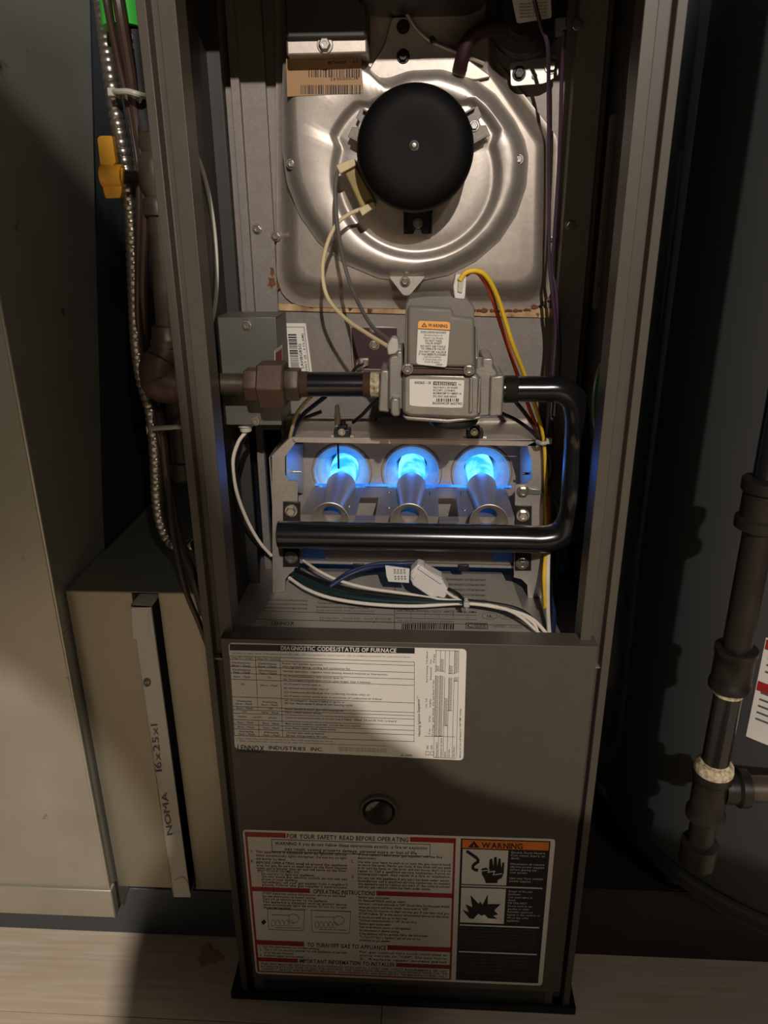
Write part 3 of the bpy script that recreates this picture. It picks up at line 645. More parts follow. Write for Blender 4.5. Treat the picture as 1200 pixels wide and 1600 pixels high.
# sticker, printed upside down
sh = Sheet(DP(.1955), (0, -1, 0), ['paper_orange', 'ink'])
sh.poly([(447, 92), (564, 88), (568, 145), (449, 151)], 0, .0003, .0003)
sh.text('29 - 100HL18', 560, 94, 512, 96, 4.5, 1, 1); sh.text('4C0000642', 560, 120, 516, 122, 4.5, 1, 1)
random.seed(9)
for y0, y1, xa, xb in ((107, 121, 482, 560), (132, 147, 470, 562)):
    x = xa
    while x < xb:
        wd = random.choice((1, 1.6, 2.6)); sh.poly([(x, y0+1), (x+wd, y0+1), (x+wd, y1), (x, y1)], 1); x += wd+random.choice((1.2, 2, 2.8))
o = sh.build('barcode_sticker', ind); o['label'] = 'orange tan barcode sticker stuck upside down'

# ---- flue outlet box (upper left) and dark vent pipe above
fb = thing('flue_elbow', U(510, 70, .2), 'dark flue outlet box above the inducer with screwed lower lip', 'vent')
mb = MB(); mb.pp([(440, -80), (572, -80), (573, 60), (447, 62)], .165, .244); mb.build('duct_box', 'paint_dark', fb, .003)
mb = MB(); mb.pp([(447, 62), (573, 59), (574, 83), (448, 87)], .17, .212); mb.build('lip', 'galv', fb, .002)
screw(fb, U(508, 70, .17), .0062)
mb = MB(); mb.lathe(V(U(660, 10, .15).x, .17, U(660, 0, .15).z), (0, 0, 1), [(.062, .0), (.064, .004), (.062, .010), (.060, .013), (.060, .16)], 40); mb.build('vent_collar', 'black', fb)

# ================================================================== PRESSURE SWITCH
pc = U(826, 10, .19)
ps = thing('pressure_switch', (pc.x, .24, pc.z-.06), 'round black pressure switch on a zinc bracket, top right', 'switch')
mb = MB(); mb.lathe(V(pc.x, .19, pc.z), (0, 1, 0), [(0, 0), (.026, 0), (.029, .003), (.029, .012), (.040, .014), (.042, .018), (.042, .028), (.040, .031), (.03, .034), (.03, .045)], 48); mb.build('body', 'black', ps)
mb = MB(); mb.pp(arc_round([(797, 98), (872, 85), (873, 118), (850, 131), (798, 135)], 5, 3), .229, .2305); mb.build('bracket', 'tin', ps, .0004)
for px, py in ((811, 115), (861, 104)): screw(ps, U(px, py, .229), .0055, m='iron_dark' if px < 830 else 'zinc_screw')
mb = MB(); mb.lathe(U(835, 119, .2285), (0, -1, 0), [(.003, 0), (.003, .001), (.0018, .0012), (0, .0008)], 16); mb.build('rivet', 'galv_vest', ps)
sh = Sheet(DP(.187), (0, -1, 0), ['paper', 'ink']); sh.poly(arc_round([(798, -10), (860, -10), (862, 28), (808, 37)], 4, 3), 0, .0003, .0003)
for i in range(5): sh.text('PRESSURE SWITCH SET', 812, 8+5*i, 856, 5+5*i, 2.6, 1, 1)
sh.build('label_sticker', ps)
mb = MB(); mb.pp([(868, 28), (885, 26), (886, 50), (870, 54)], .19, .205); mb.build('terminal', 'galv_vest', ps, .001)
mb = MB(); mb.tube(path([(719, 108, .203), (722, 92, .195), (730, 68, .19), (748, 50, .19), (776, 44, .195), (800, 44, .20)], 8), .0075, 14)
single('rubber_hose', mb, 'maroon', U(719, 108, .205), 'maroon rubber hose from the inducer to the pressure switch', 'hose')

# ================================================================== JUNCTION BOX
jb = thing('junction_box', U(390, 660, .10), 'small grey steel junction box on the left inside wall', 'junction box')
a = U(338, 497, .10); b = U(430, 497, .10); zb = U(390, 662, .10).z
mb = MB(); mb.box((a.x, .10, zb), (b.x, .165, a.z)); mb.build('box', 'box_grey', jb, .001)
mb = MB(); mb.box((a.x-.0006, .0985, zb-.001), (b.x+.0006, .0998, a.z+.0008)); mb.box((a.x-.0006, .0998, a.z-.0002), (b.x+.0006, .155, a.z+.0008)); mb.build('cover', 'box_grey', jb, .0005)
screw(jb, U(386, 508, .0985), .0045); screw(jb, U(399, 658, .0985), .0038)
sh = Sheet(lambda x, y: UX(x, y, b.x+.0006), (1, 0, 0), ['paper', 'ink_red', 'ink_grey'])
sh.poly([(429, 548), (441, 538), (441, 580), (429, 585)], 0, .0003, .0003); sh.poly([(430, 552), (440, 544), (440, 575), (430, 580)], 1); sh.build('warning_sticker', jb)
mb = MB(); p0 = U(384, 668, .115); mb.lathe(p0+V(0, 0, .006), (0, 0, -1), [(.0095, 0), (.0095, .004), (.007, .005), (.0065, .010), (.005, .011)], 20); mb.build('bushing', 'nylon_dim', jb)

# ================================================================== GAS SUPPLY PIPE (left)
YG = .062
gp = thing('gas_supply_pipe', U(285, 757, YG), 'brown iron gas supply pipe with elbow and hex union through the left flange', 'gas pipe')
zc = U(400, 600, YG).z; xv = U(262, 545, YG).x
def hp(x0, x1, r, m, name, n=24, prof=None):
    k = MB(); x0w = U(x0, 600, YG).x; x1w = U(x1, 600, YG).x
    k.tube([V(x0w, YG, zc), V(x1w, YG, zc)], r, n); return k.build(name, m, gp, .0006)
hp(268, 395, .0112, 'iron_pipe', 'nipple')
ek = U(240, 588, YG)
mb = MB(); mb.tube(spline([V(xv-.004, YG+.01, zc+.032), V(xv-.012, YG, zc+.018), V(xv-.010, YG-.002, zc+.003), V(xv+.004, YG, zc-.001), V(xv+.020, YG, zc)], 8), [.0165]*6+[.0195]*8+[.021]*6+[.0205]*7+[.0195]*6, 24)
mb.lathe(V(xv+.013, YG, zc), (1, 0, 0), [(.0190, 0), (.0215, .002), (.0215, .011), (.0185, .0125), (.012, .0128)], 28); mb.build('elbow', 'iron_brown', gp)
ztop = 1.45
rb = V(xv-.002, YG+.012, zc+.03); rt = U(251, 336, YG+.012)
mb = MB(); mb.tube([rb, rt], .0125, 24); mb.build('riser', 'iron_pipe', gp)
mb = MB(); mb.lathe(rt, (rt-rb).normalized(), [(.0125, -.002), (.0165, .0), (.0165, .012), (.014, .016), (.019, .026), (.019, .046), (.014, .056), (.0165, .060), (.0165, .072), (.010, .074)], 24); mb.build('valve_body', 'iron_pipe', gp)
zr_ = U(248, 527, YG).z
mb = MB(); mb.lathe(V(xv-.002, YG+.012, zr_-.012), (0, 0, 1), [(.014, 0), (.0185, .001), (.019, .007), (.017, .010), (.016, .022), (.0135, .023)], 24); mb.build('coupling', 'iron_pipe', gp)
zd = U(285, 757, YG).z
mb = MB(); mb.lathe(V(xv-.0005, YG+.016, zd), (0, 0, 1), [(0, 0), (.014, .0005), (.0165, .004), (.0165, .022), (.0135, .023), (.0135, .10)], 24); mb.build('drip_leg', 'iron_dark', gp)
# hex union
def hexl(x0, x1, r, name, m):
    k = MB(); k.lathe(V(U(x0, 600, YG).x, YG, zc), (1, 0, 0), [(r*.93, 0), (r, .002), (r, U(x1, 600, YG).x-U(x0, 600, YG).x-.002), (r*.93, U(x1, 600, YG).x-U(x0, 600, YG).x)], 6); return k.build(name, m, gp, .001)
hexl(384, 412, .0185, 'union_tail', 'iron_brown'); hexl(406, 448, .0262, 'union_nut', 'iron_brown'); hexl(446, 470, .0185, 'union_head', 'iron_pipe')
hp(466, 596, .0128, 'black_pipe', 'black_nipple')
for x0, x1, m in ((568, 580, 'iron_brown'), (579, 594, 'dope'), (468, 482, 'iron_brown')):
    k = MB(); xa = U(x0, 600, YG).x; xb = U(x1, 600, YG).x; n = 6
    pr = []
    for i in range(n*2+1): pr.append((.01315 + (.0005 if i % 2 else -.0001), (xb-xa)*i/(n*2)))
    k.lathe(V(xa, YG, zc), (1, 0, 0), pr, 24); k.build('pipe_thread' if m != 'dope' else 'thread_sealant', m, gp)
# shut-off handle on the riser
hz = U(175, 262, .05)
sv = thing('gas_shutoff_handle', hz, 'yellow plastic shut-off handle beside the flexible conduit', 'valve handle')
mb = MB(); mb.pp(arc_round([(152, 216), (156, 212), (175, 212), (181, 254), (172, 262), (192, 262), (190, 296), (188, 309), (165, 310), (161, 296)], 3, 3), .045, .052); mb.build('lever', 'yellow_plastic', sv, .002)
mb = MB(); a = U(160, 274, .045); mb.tube([U(160, 274, .05), U(193, 276, .05)], .0105, 20); mb.build('hub', 'yellow_plastic', sv, .001)
mb = MB(); mb.tube([U(190, 276, .05), V(xv-.012, YG+.012, U(190, 276, .05).z)], .006, 14); mb.build('valve_stem', 'iron_dark', sv)

# ================================================================== GAS VALVE
gv = thing('gas_valve', U(690, 655, .06), 'grey gas control valve with cast body and orange warning sticker', 'gas valve')
YF = .028
def part(name, px, y0, y1, m, bev=.0015, r=0):
    k = MB(); k.pp(arc_round(px, r, 4) if r else px, y0, y1); return k.build(name, m, gv, bev)
body = part('body', [(628, 588), (638, 580), (745, 584), (752, 592), (752, 650), (740, 656), (640, 652), (628, 645)], YF, .10, 'cast', .004)
part('inlet_boss', [(594, 578), (608, 578), (608, 645), (591, 643)], YF+.012, .088, 'cast', .002)
part('inlet_block', [(607, 560), (612, 556), (619, 556), (619, 548), (629, 548), (630, 590), (634, 600), (634, 640), (607, 640)], YF+.008, .09, 'cast', .002)
part('outlet_boss', [(766, 588), (788, 586), (785, 650), (764, 652)], YF+.010, .090, 'cast', .002)
part('outlet_block', [(742, 575), (753, 573), (753, 559), (771, 559), (771, 572), (780, 586), (768, 590), (766, 650), (742, 652)], YF+.014, .095, 'cast', .002)
part('ridge', [(734, 590), (739, 590), (739, 644), (733, 646)], YF-.004, YF+.004, 'cast', .001)
part('ridge', [(748, 592), (752, 592), (750, 646), (745, 646)], YF-.002, YF+.004, 'cast', .001)
part('lug', [(610, 626), (614, 622), (622, 622), (625, 628), (625, 650), (615, 652), (610, 645)], YF-.002, .06, 'cast', .002)
part('lower_lip', [(628, 650), (700, 655), (752, 650), (752, 655), (700, 662), (636, 657)], YF+.004, .085, 'cast', .002)
mb = MB(); e = U(708, 657, .06); mb.lathe(e+V(0, 0, .004), (0, 0, -1), [(.026, 0), (.026, .004), (.024, .007), (.01, .008)], 32); mb.build('regulator_cap', 'black', gv)
head = part('control_head', [(634, 474), (640, 466), (668, 463), (706, 462), (708, 466), (730, 468), (741, 481), (742, 576), (732, 582), (640, 578), (631, 572)], YF+.002, .085, 'valve_grey', .0035)
part('head_step', [(637, 478), (708, 482), (708, 494), (741, 497), (742, 575), (636, 572)], YF-.004, YF+.004, 'valve_grey', .003)
part('cover_plate', [(630, 577), (640, 576), (742, 580), (742, 585), (640, 584), (630, 583)], YF-.006, YF+.01, 'iron_brown', .0005)
for px, py in ((637, 576), (733, 578)): screw(gv, U(px, py, YF-.0065), .0042)
part('pipe_tap', [(742, 512), (745, 510), (747, 560), (742, 560)], YF+.02, YF+.03, 'tin', .001)
mb = MB(); e = U(748, 560, YF+.02); mb.lathe(e, (0, 0, 1), [(.005, -.01), (.005, 0), (.003, .001), (0, .001)], 12); mb.build('pressure_tap', 'tin', gv)
mb = MB(); e = U(625, 545, YF+.02); mb.lathe(e, (0, 0, 1), [(.004, -.01), (.004, .005), (.003, .006), (0, .006)], 12); mb.build('pressure_tap', 'tin', gv)
part('terminal_block', [(604, 540), (612, 527), (622, 530), (624, 552), (606, 556)], YF+.012, .06, 'nylon_dim', .002)
part('plug_socket', [(708, 447), (712, 428), (729, 429), (727, 462), (722, 482), (712, 480)], YF+.008, YF+.024, 'nylon', .001)
part('plug_slot', [(716, 436), (725, 437), (722, 458), (715, 456)], YF+.006, YF+.010, 'nylon_dim', .0005)
# warning sticker
sh = Sheet(DP(YF-.004), (0, -1, 0), ['paper', 'ink', 'ink_amber'])
sh.poly(arc_round([(653.5, 501), (703.5, 503), (698, 574), (650.5, 569)], 5, 4), 0, .0003, .0003)
sh.poly(arc_round([(653.5, 501), (703.5, 503), (703, 515.5), (652.8, 513)], [5, 5, 0, 0], 4), 2, .0006)
sh.line((652.8, 513.4), (703, 516), 1.1, 1, .0008)
sh.text('WARNING', 669, 510.5, 699, 512, 5.2, 1, 1, .0009); sh.poly([(663, 504), (667.5, 511), (658.5, 510.5)], 1, .0009); sh.poly([(663, 506), (665.6, 510), (660.4, 509.7)], 2, .0011); sh.line((663, 507), (663, 509.3), .7, 1, .0013)
for t, x, y, x1, b in (('EXPLOSION HAZARD', 658, 520, 697, 1), ('Severe Injury or', 663, 524.5, 692, 0), ('Death Can Result', 662, 529, 692.5, 0), ('DO NOT TAKE', 664, 533.5, 690, 1), ('VALVE APART', 664.5, 537.5, 690, 1), ('DO NOT USE TOOLS', 657, 542, 696, 1), ('TO OPERATE VALVE', 658, 546, 695, 1), ('DO NOT USE VALVE IF', 655.5, 550.5, 697, 1), ('IT HAS BEEN FLOODED', 654, 554.5, 697, 1), ('Call Serviceman', 662, 558.5, 689, 0), ('if Valve Does not', 661, 562.5, 689.5, 0), ('Work Properly', 663, 566.5, 687, 0), ('60003000', 681, 571, 691, 0)):
    sh.text(t, x, y, x1, y+(x1-x)*.03, 3.0, 1, b, .0006)
o = sh.build('warning_sticker', gv); o['label'] = 'orange topped white explosion hazard sticker'
sh = Sheet(DP(YF), (0, -1, 0), ['paper', 'ink'])
sh.poly(arc_round([(640, 592), (725.5, 594), (723, 636.5), (707, 637), (655, 635), (640, 633)], 2.5, 3), 0, .0003, .0003)
def vl(t, x, y, x1, h=3, b=1, mi=1): sh.text(t, x, y, x1, y+(x1-x)*.02, h, mi, b, .0006)
vl('100365 - 01', 648, 599.5, 673, 4); sh.poly([(677, 596), (713, 597), (713, 602.5), (677, 601.5)], 1, .0006); sh.text('VR8205S2278', 678, 601, 712, 601.8, 4.2, 0, 1, .001); vl('TH', 716, 602, 720, 2.4)
vl('REG 3.5 IN.W.C. 24V 50/60HZ', 677, 606.5, 715); vl('IN 1/2 NPT - 1/2 PSI MAX', 677, 611, 711); vl('MAXIMUM TEMP 175 F AMBIENT .4A', 677, 615.5, 721); vl('DC 0507 1508 08004', 677, 620.3, 713); vl('862004C19 16127912', 676, 631.5, 722, 3.6)
x = 682; random.seed(12)
while x < 716:
    wd = random.choice((.9, 1.3, 2)); sh.poly([(x, 622.5), (x+wd, 622.5), (x+wd, 627.5), (x, 627.5)], 1, .0006); x += wd+random.choice((.9, 1.4, 2))
o = sh.build('model_sticker', gv); o['label'] = 'white model number sticker on the cast body'

# ================================================================== BURNER BOX
bb = thing('burner_box', V(-.005, .20, DECK), 'open galvanised burner box with three blue-lit burners', 'burner')
YB = .165
zt = U(650, 685, YB).z
mb = MB(); mb.box((U(457, 683, YB).x, YB, zt-.0012), (U(838, 690, YB).x, YP, zt)); mb.build('top_cover', 'galv', bb)
mb = MB(); mb.pp([(455, 683), (838, 690), (838, 697), (459, 691)], YB-.001, YB+.0005); mb.build('top_lip', 'galv', bb)
mb = MB(); mb.pp([(425, 714), (445, 714), (462, 691), (455, 682)], YB-.001, YB+.0005); mb.build('corner_gusset', 'galv', bb)
mb = MB(); mb.pp([(838, 689), (852, 722), (831, 722), (824, 696)], YB-.001, YB+.0005); mb.build('corner_gusset', 'galv', bb)
pl_ = U(425, 714, YB); pt_ = U(455, 682, YB); mb = MB(); mb.prism([pl_, pt_, pt_+V(.001, 0, .001), pl_+V(-.001, 0, .001)], (0, .085, 0)); mb.build('sloped_roof', 'galv', bb)
pl_ = U(852, 722, YB); pt_ = U(838, 689, YB); mb = MB(); mb.prism([pl_, pt_, pt_+V(.001, 0, .001), pl_+V(.001, 0, .001)], (0, .085, 0)); mb.build('sloped_roof', 'galv', bb)
mb = MB(); mb.pp([(425, 714), (445, 714), (445, 742), (451, 751), (465, 752), (465, 892), (453, 896), (446, 905), (445, 924), (426, 926)], YB-.0008, YB+.0008); mb.build('front_leg', 'galv', bb)
mb = MB(); mb.pp([(831, 722), (852, 722), (846, 936), (825, 936), (824, 914), (815, 905), (803, 902), (805, 757), (823, 756), (831, 747)], YB-.0008, YB+.0008); mb.build('front_leg', 'galv', bb)
xl_ = U(426, 800, YB).x; xr_ = U(849, 800, YB).x
mb = MB(); mb.box((xl_, YB, DECK+.01), (xl_+.0012, YP, U(425, 714, YB).z)); mb.build('side_wall', 'galv', bb)
mb = MB(); mb.box((xr_-.0012, YB, DECK+.01), (xr_, YP, U(850, 722, YB).z)); mb.build('side_wall', 'galv', bb)
# fire wall with three round openings
BZ = .681; BX = [-.0925, .0018, .0955]; HR = .0235; FZ0, FZ1 = .556, .757
k = MB(); edges = [xl_, (BX[0]+BX[1])/2, (BX[1]+BX[2])/2, xr_]
for i, bx in enumerate(BX):
    n = 64; vs = []; fs = []; x0, x1 = edges[i], edges[i+1]
    for j in range(n):
        an = 2*math.pi*(j+.5)/n; c, s_ = math.cos(an), math.sin(an)
        t = min(((x1-bx) if c > 0 else (bx-x0))/max(abs(c), 1e-6), ((FZ1-BZ) if s_ > 0 else (BZ-FZ0))/max(abs(s_), 1e-6))
        vs.append((bx+c*t, YP, BZ+s_*t))
    for rr_, yy_ in ((.0415, YP), (.0395, YP-.003), (.037, YP-.003), (.035, YP+.002), (.0275, YP+.006), (HR, YP+.010), (HR-.0005, YP+.030), (HR-.001, YP+.12)):
        for j in range(n):
            an = 2*math.pi*(j+.5)/n; vs.append((bx+math.cos(an)*rr_, yy_, BZ+math.sin(an)*rr_))
    for q_ in range(8):
        for j in range(n): fs.append((q_*n+j, q_*n+(j+1) % n, (q_+1)*n+(j+1) % n, (q_+1)*n+j))
    k.add(vs, fs)
    # exact outer corners
    for cx_, cz_, q0 in ((x1, FZ1, 0), (x0, FZ1, 1), (x0, FZ0, 2), (x1, FZ0, 3)):
        best = sorted(range(n), key=lambda j: (vs[j][0]-cx_)**2+(vs[j][2]-cz_)**2)[:2]
        k.add([vs[best[0]], vs[best[1]], (cx_, YP, cz_)], [(0, 1, 2)])
k.build('fire_wall', 'galv', bb, ang=40)
for px0, px1, name in ((447, 473, 'inner_baffle'), (833, 812, 'inner_baffle')):
    m1 = MB(); q_ = [U(px0, 694, .172), U(px1, 694, .2485), U(px1, 772, .2485), U(px0, 762, .172)]; m1.prism(q_, (.0012, 0, 0)); m1.build(name, 'galv', bb)
# burners
AZ = .665
for bx in BX:
    m1 = MB(); ax0 = V(bx, .238, AZ)
    m1.lathe(ax0, (0, -1, 0), [(.0165, .000), (.0195, .000), (.0198, .002), (.0190, .016), (.0165, .041), (.0138, .072), (.0128, .094), (.0128, .102), (.0140, .109), (.0178, .117), (.0222, .124), (.0230, .126), (.0222, .1265), (.0160, .118), (.0120, .110), (.0110, .102), (.0115, .07), (.0150, .02), (.0165, 0)], 40); bo = m1.build('burner_tube', 'galv', bb, ang=60)
    m2 = MB(); m2.prism([V(bx-.021, .109, AZ-.008), V(bx-.010, .109, AZ-.003), V(bx+.010, .109, AZ-.003), V(bx+.021, .109, AZ-.008), V(bx+.018, .109, AZ-.020), V(bx-.018, .109, AZ-.020)], (0, .008, 0)); m2.build('orifice_spider', 'cast', bo, .001)
    m3 = MB(); m3.tube([V(bx, .097, AZ-.010), V(bx, .1088, AZ-.010)], .0065, 6); m3.build('orifice', 'brass', bo, .0005)
# burner shelf with slots
PZ = AZ-.004; y0, y1 = .140, .243; xs0, xs1 = U(471, 800, .15).x, U(803, 800, .15).x
slots = [(UZ(573, 795, PZ).x-.0115, UZ(573, 795, PZ).x+.0125), (UZ(700, 797, PZ).x-.0115, UZ(700, 797, PZ).x+.012)]
sy0, sy1 = UZ(573, 814, PZ).y, UZ(573, 776, PZ).y
m1 = MB(); xx = [xs0, slots[0][0], slots[0][1], slots[1][0], slots[1][1], xs1]
for i in range(5):
    if i in (1, 3): m1.box((xx[i], y0, PZ-.0012), (xx[i+1], sy0, PZ)); m1.box((xx[i], sy1, PZ-.0012), (xx[i+1], y1, PZ))
    else: m1.box((xx[i], y0, PZ-.0012), (xx[i+1], y1, PZ))
m1.box((xs0, y0, PZ-.018), (xs1, y0+.0012, PZ-.0012)); m1.build('burner_shelf', 'galv_vest', bb)
for px, py in ((546, 791), (608, 793), (608, 769), (546, 766), (726, 797), (659, 795), (520, 780)):
    e = UZ(px, py, PZ); screw(bb, e, .0024, (0, 0, 1))
for px in (674, 722):
    m1 = MB(); e = UZ(px, 776, PZ); m1.tube([e, e+V(0, 0, .009)], .0016, 10); m1.build('locating_pin', 'tin', bb)
# flames
for bx in BX:
    m1 = MB(); m1.lathe(V(bx, .236, AZ+.004), (0, 1, 0.10), [(.0145, 0), (.0165, .010), (.0185, .03), (.0190, .06), (.016, .085), (.008, .10), (0, .105)], 32); fo = m1.build('flame', 'flame', bb)
    l = bpy.data.lights.new('flame_light', 'POINT'); l.energy = .24; l.color = (.015, .12, 1.0); l.shadow_soft_size = .012
    q = bpy.data.objects.new('flame_light', l); COL.objects.link(q); q.location = (bx, .2565, BZ)
for i in range(2):
    m1 = MB(); m1.tube([V(BX[i]+.018, .243, PZ+.0035), V(BX[i+1]-.018, .243, PZ+.0035)], .0017, 10); m1.build('crossover_flame', 'flame_edge', bb)
m1 = MB(); m1.tube([V(BX[2]+.018, .243, PZ+.0035), V(BX[2]+.040, .243, PZ+.0035)], .0015, 10); m1.build('crossover_flame', 'flame_edge', bb)
m1 = MB(); m1.tube([V(BX[0]-.018, .243, PZ+.0035), V(BX[0]-.036, .243, PZ+.0035)], .0015, 10); m1.build('crossover_flame', 'flame_edge', bb)
# sensor rod hanging by the left burner, igniter blocks on the cover
m1 = MB(); e = U(528, 692, .215); m1.tube([V(e.x, .215, zt), V(e.x, .215, U(528, 732, .215).z)], .0013, 8); m1.build('sensor_rod', 'iron_dark', bb)
for px, py in ((535, 670), (742, 670)):
    e = U(px, py, YB+.01); m1 = MB(); m1.box((e.x-.010, YB+.004, zt), (e.x+.010, YB+.020, zt+.009)); m1.box((e.x-.006, YB+.008, zt+.009), (e.x+.006, YB+.016, zt+.014)); h_ = m1.build('sensor_block', 'black', bb, .001)
    screw(bb, U(px-1, py+5, YB+.0035), .0034)
    m1 = MB(); m1.box((e.x-.014, YB+.006, zt), (e.x+.014, YB+.018, zt+.0015)); m1.build('sensor_bracket', 'tin', bb)
m1 = MB(); e = U(536, 655, YB+.012); m1.box((e.x-.003, YB+.009, zt+.010), (e.x+.003, YB+.015, zt+.020)); m1.build('igniter_plug', 'brown_plug', bb, .001)
m1 = MB(); e = U(527, 640, YB+.012); m1.lathe(V(e.x, YB+.012, zt+.012), (0, 0, 1), [(.0038, 0), (.0038, .014), (.003, .016), (.003, .024), (.0018, .026), (0, .026)], 16); m1.build('ceramic_stem', 'wire_white', bb)
# rod and clip on the inner left wall, stud on the right
m1 = MB(); m1.tube([U(456, 737, .20), U(471, 737, .20)], .0017, 8); m1.tube([U(456, 722, .20), U(457, 750, .20)], .0009, 6); m1.build('wall_clip', 'tin', bb)
m1 = MB(); m1.tube([U(816, 740, .20), U(828, 740, .20)], .0016, 8); m1.build('wall_clip', 'iron_dark', bb)
# black manifold brackets
for px0, px1, py0, py1, bolts in ((442, 469, 784, 886, ((455, 798), (455, 871))), (805, 831, 790, 892, ((817, 805), (816, 880)))):
    m1 = MB(); m1.pp([(px0, py0), (px1, py0+1), (px1-1, py1), (px0, py1)], YB-.004, YB-.001); br = m1.build('manifold_bracket', 'black', bb, .0006)
    for q in bolts: screw(bb, U(*q, YB-.0042), .0062, name='bolt')
screw(bb, U(817, 768, YB-.001), .0058, name='bolt')
m1 = MB(); m1.pp([(826, 763), (842, 765), (848, 768), (848, 772), (842, 773), (826, 772)], YB-.004, YB-.002); m1.build('ground_lug', 'tin', bb, .0005)
# lower lip under the manifold ; flame glow in its two openings painted as blue plates
m1 = MB(); m1.pp([(466, 858), (804, 864), (804, 886), (466, 880)], .186, .188); m1.build('lower_lip', 'galv_vest', bb)
m1 = MB(); m1.pp([(470, 876), (804, 884), (804, 888), (470, 880)], .180, .186); m1.build('lower_fold', 'galv', bb)
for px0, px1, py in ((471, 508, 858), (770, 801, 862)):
    m1 = MB(); m1.pp([(px0, py-6), (px1, py-6), (px1, py+16), (px0, py+15)], .182, .1835); m1.build('blue_glow_plate', 'blue_glow_plate', bb, .0004)
for px, py in ((560, 886), (724, 888)):
    m1 = MB(); m1.pp([(px-9, py-5), (px+9, py-5), (px+8, py+5), (px-8, py+5)], .178, .182); m1.build('rubber_clip', 'black', bb, .001)

# ================================================================== MANIFOLD PIPE
YM = .083
a = [V(U(786, 608, YG).x, YG, U(786, 608, YG).z), V(U(850, 608, YG).x, YG, U(850, 608, YG).z), V(U(876, 607, YG).x, YG, U(876, 608, YG).z)]
pts = [U(786, 608, YG), U(845, 608, YG), U(872, 609, YG), U(894, 622, YG+.003), U(902, 648, YG+.008), U(902, 690, YG+.018), U(898, 770, YM-.010), U(894, 806, YM-.003), U(880, 832, YM), U(852, 842, YM), U(800, 841.5, YM), U(640, 838.5, YM), U(437, 835, YM)]
sp = spline(pts, 8); n = len(sp)
rs = []
for i in range(n):
    t = i/(n-1); rs.append(.0133 + (.0158-.0133)*min(1, max(0, (t-.3)/.4)))
mp_ = MB(); mp_.tube(sp, rs, 28)
mt = thing('manifold_pipe', U(640, 840, YM), 'glossy black manifold pipe bent from the valve down across the burners', 'manifold')
mp_.build('bent_pipe', 'black_pipe', mt)
m1 = MB(); e = U(437, 835, YM); m1.lathe(e, (-1, 0, 0), [(.0158, 0), (.0155, .0015), (.014, .002), (0, .0021)], 28); m1.build('end_cap', 'black', mt)
m1 = MB(); e = U(788, 608, YG)
m1.lathe(e, (1, 0, 0), [(.0138+(.0005 if i % 2 else 0), .0012*i) for i in range(12)], 28); m1.build('pipe_thread', 'iron_dark', mt)

# ================================================================== LIMIT SWITCH
ls = thing('limit_switch', U(582, 575, .245), 'dark maroon limit switch plate with silver edge behind the valve', 'switch')
m1 = MB(); m1.pp([(546, 509), (620, 511), (620, 580), (551, 578)], .2465, .2498); m1.build('frame', 'tin', ls, .0005)
m1 = MB(); m1.pp([(549, 512), (620, 513), (620, 577), (553, 575)], .2445, .2464); m1.build('plate', 'maroon', ls, .0005)
screw(ls, U(585, 539, .2444), .0050); screw(ls, U(583, 515, .2444), .0034)
m1 = MB(); m1.pp([(557, 562), (566, 560), (576, 560), (575, 571), (562, 577), (556, 571)], .236, .2444); m1.build('terminal', 'galv', ls, .0008)
screw(ls, U(571, 566, .2358), .0026)

# ================================================================== WIRES
def wire(name, pts, r, m, label, cat='wire', group=None, n=8, seg=9):
    k = MB(); k.tube(path(pts, n), r, seg); return single(name, k, m, U(*pts[-1]), label, cat, group)
wire('wire', [(566, 326, .170), (545, 335, .165), (525, 352, .16), (510, 385, .155), (504, 425, .15), (512, 465, .14), (540, 498, .11), (575, 522, .075), (606, 541, .045)], .0022, 'wire_cream', 'cream wire looping from the inducer motor down to the gas valve')
wire('wire', [(532, 262, .170), (526, 275, .16), (524, 310, .155), (529, 365, .15), (540, 420, .15), (556, 465, .13), (580, 508, .08), (608, 532, .045)], .0022, 'wire_grey', 'dark grey wire from the inducer motor down to the gas valve')
wire('wire', [(718, 438, YF+.006), (728, 426, YF+.006), (744, 423, YF+.008), (760, 432, YF+.012), (778, 466, .055), (800, 535, .08), (822, 592, .11), (838, 640, .13), (850, 690, .15), (853, 760, .152), (853, 850, .15), (850, 900, .14), (852, 950, .10)], .0023, 'wire_yellow', 'yellow wire arching from the valve plug down the right side')
wire('wire', [(722, 434, YF+.010), (738, 424, YF+.014), (752, 432, YF+.018), (768, 462, .06), (785, 515, .09), (806, 578, .12), (828, 640, .14), (846, 690, .156), (858, 760, .160), (858, 830, .16), (856, 900, .15)], .0022, 'wire_red', 'orange-red wire beside the yellow one from the valve plug')
wire('wire', [(835, 0, .17), (845, 40, .175), (856, 75, .18), (857, 160, .205), (858, 300, .21), (858, 400, .205), (863, 460, .20), (868, 520, .20), (864, 580, .195), (862, 640, .19), (863, 700, .17)], .0021, 'wire_purple', 'purple wire crossing the pressure switch label on its way down')
wire('wire', [(882, 48, .188), (878, 110, .205), (874, 240, .21), (866, 370, .21), (862, 420, .21), (868, 450, .205), (872, 500, .20), (874, 560, .195), (866, 650, .18)], .0021, 'wire_purple', 'purple wire nearest the right rail')
wire('wire', [(452, 903, .150), (480, 921, .12), (520, 935, .10), (580, 944, .09), (650, 947, .085), (730, 943, .085), (790, 952, .080), (830, 966, .070), (856, 992, .055)], .0022, 'wire_white', 'thick white wire curving along the front of the deck')
wire('wire', [(474, 876, .17), (498, 892, .14), (530, 907, .125), (575, 919, .115), (630, 927, .105), (690, 937, .09), (735, 940, .088), (800, 956, .076), (846, 992, .058)], .0019, 'wire_white', 'thin white wire in the middle of the deck bundle')
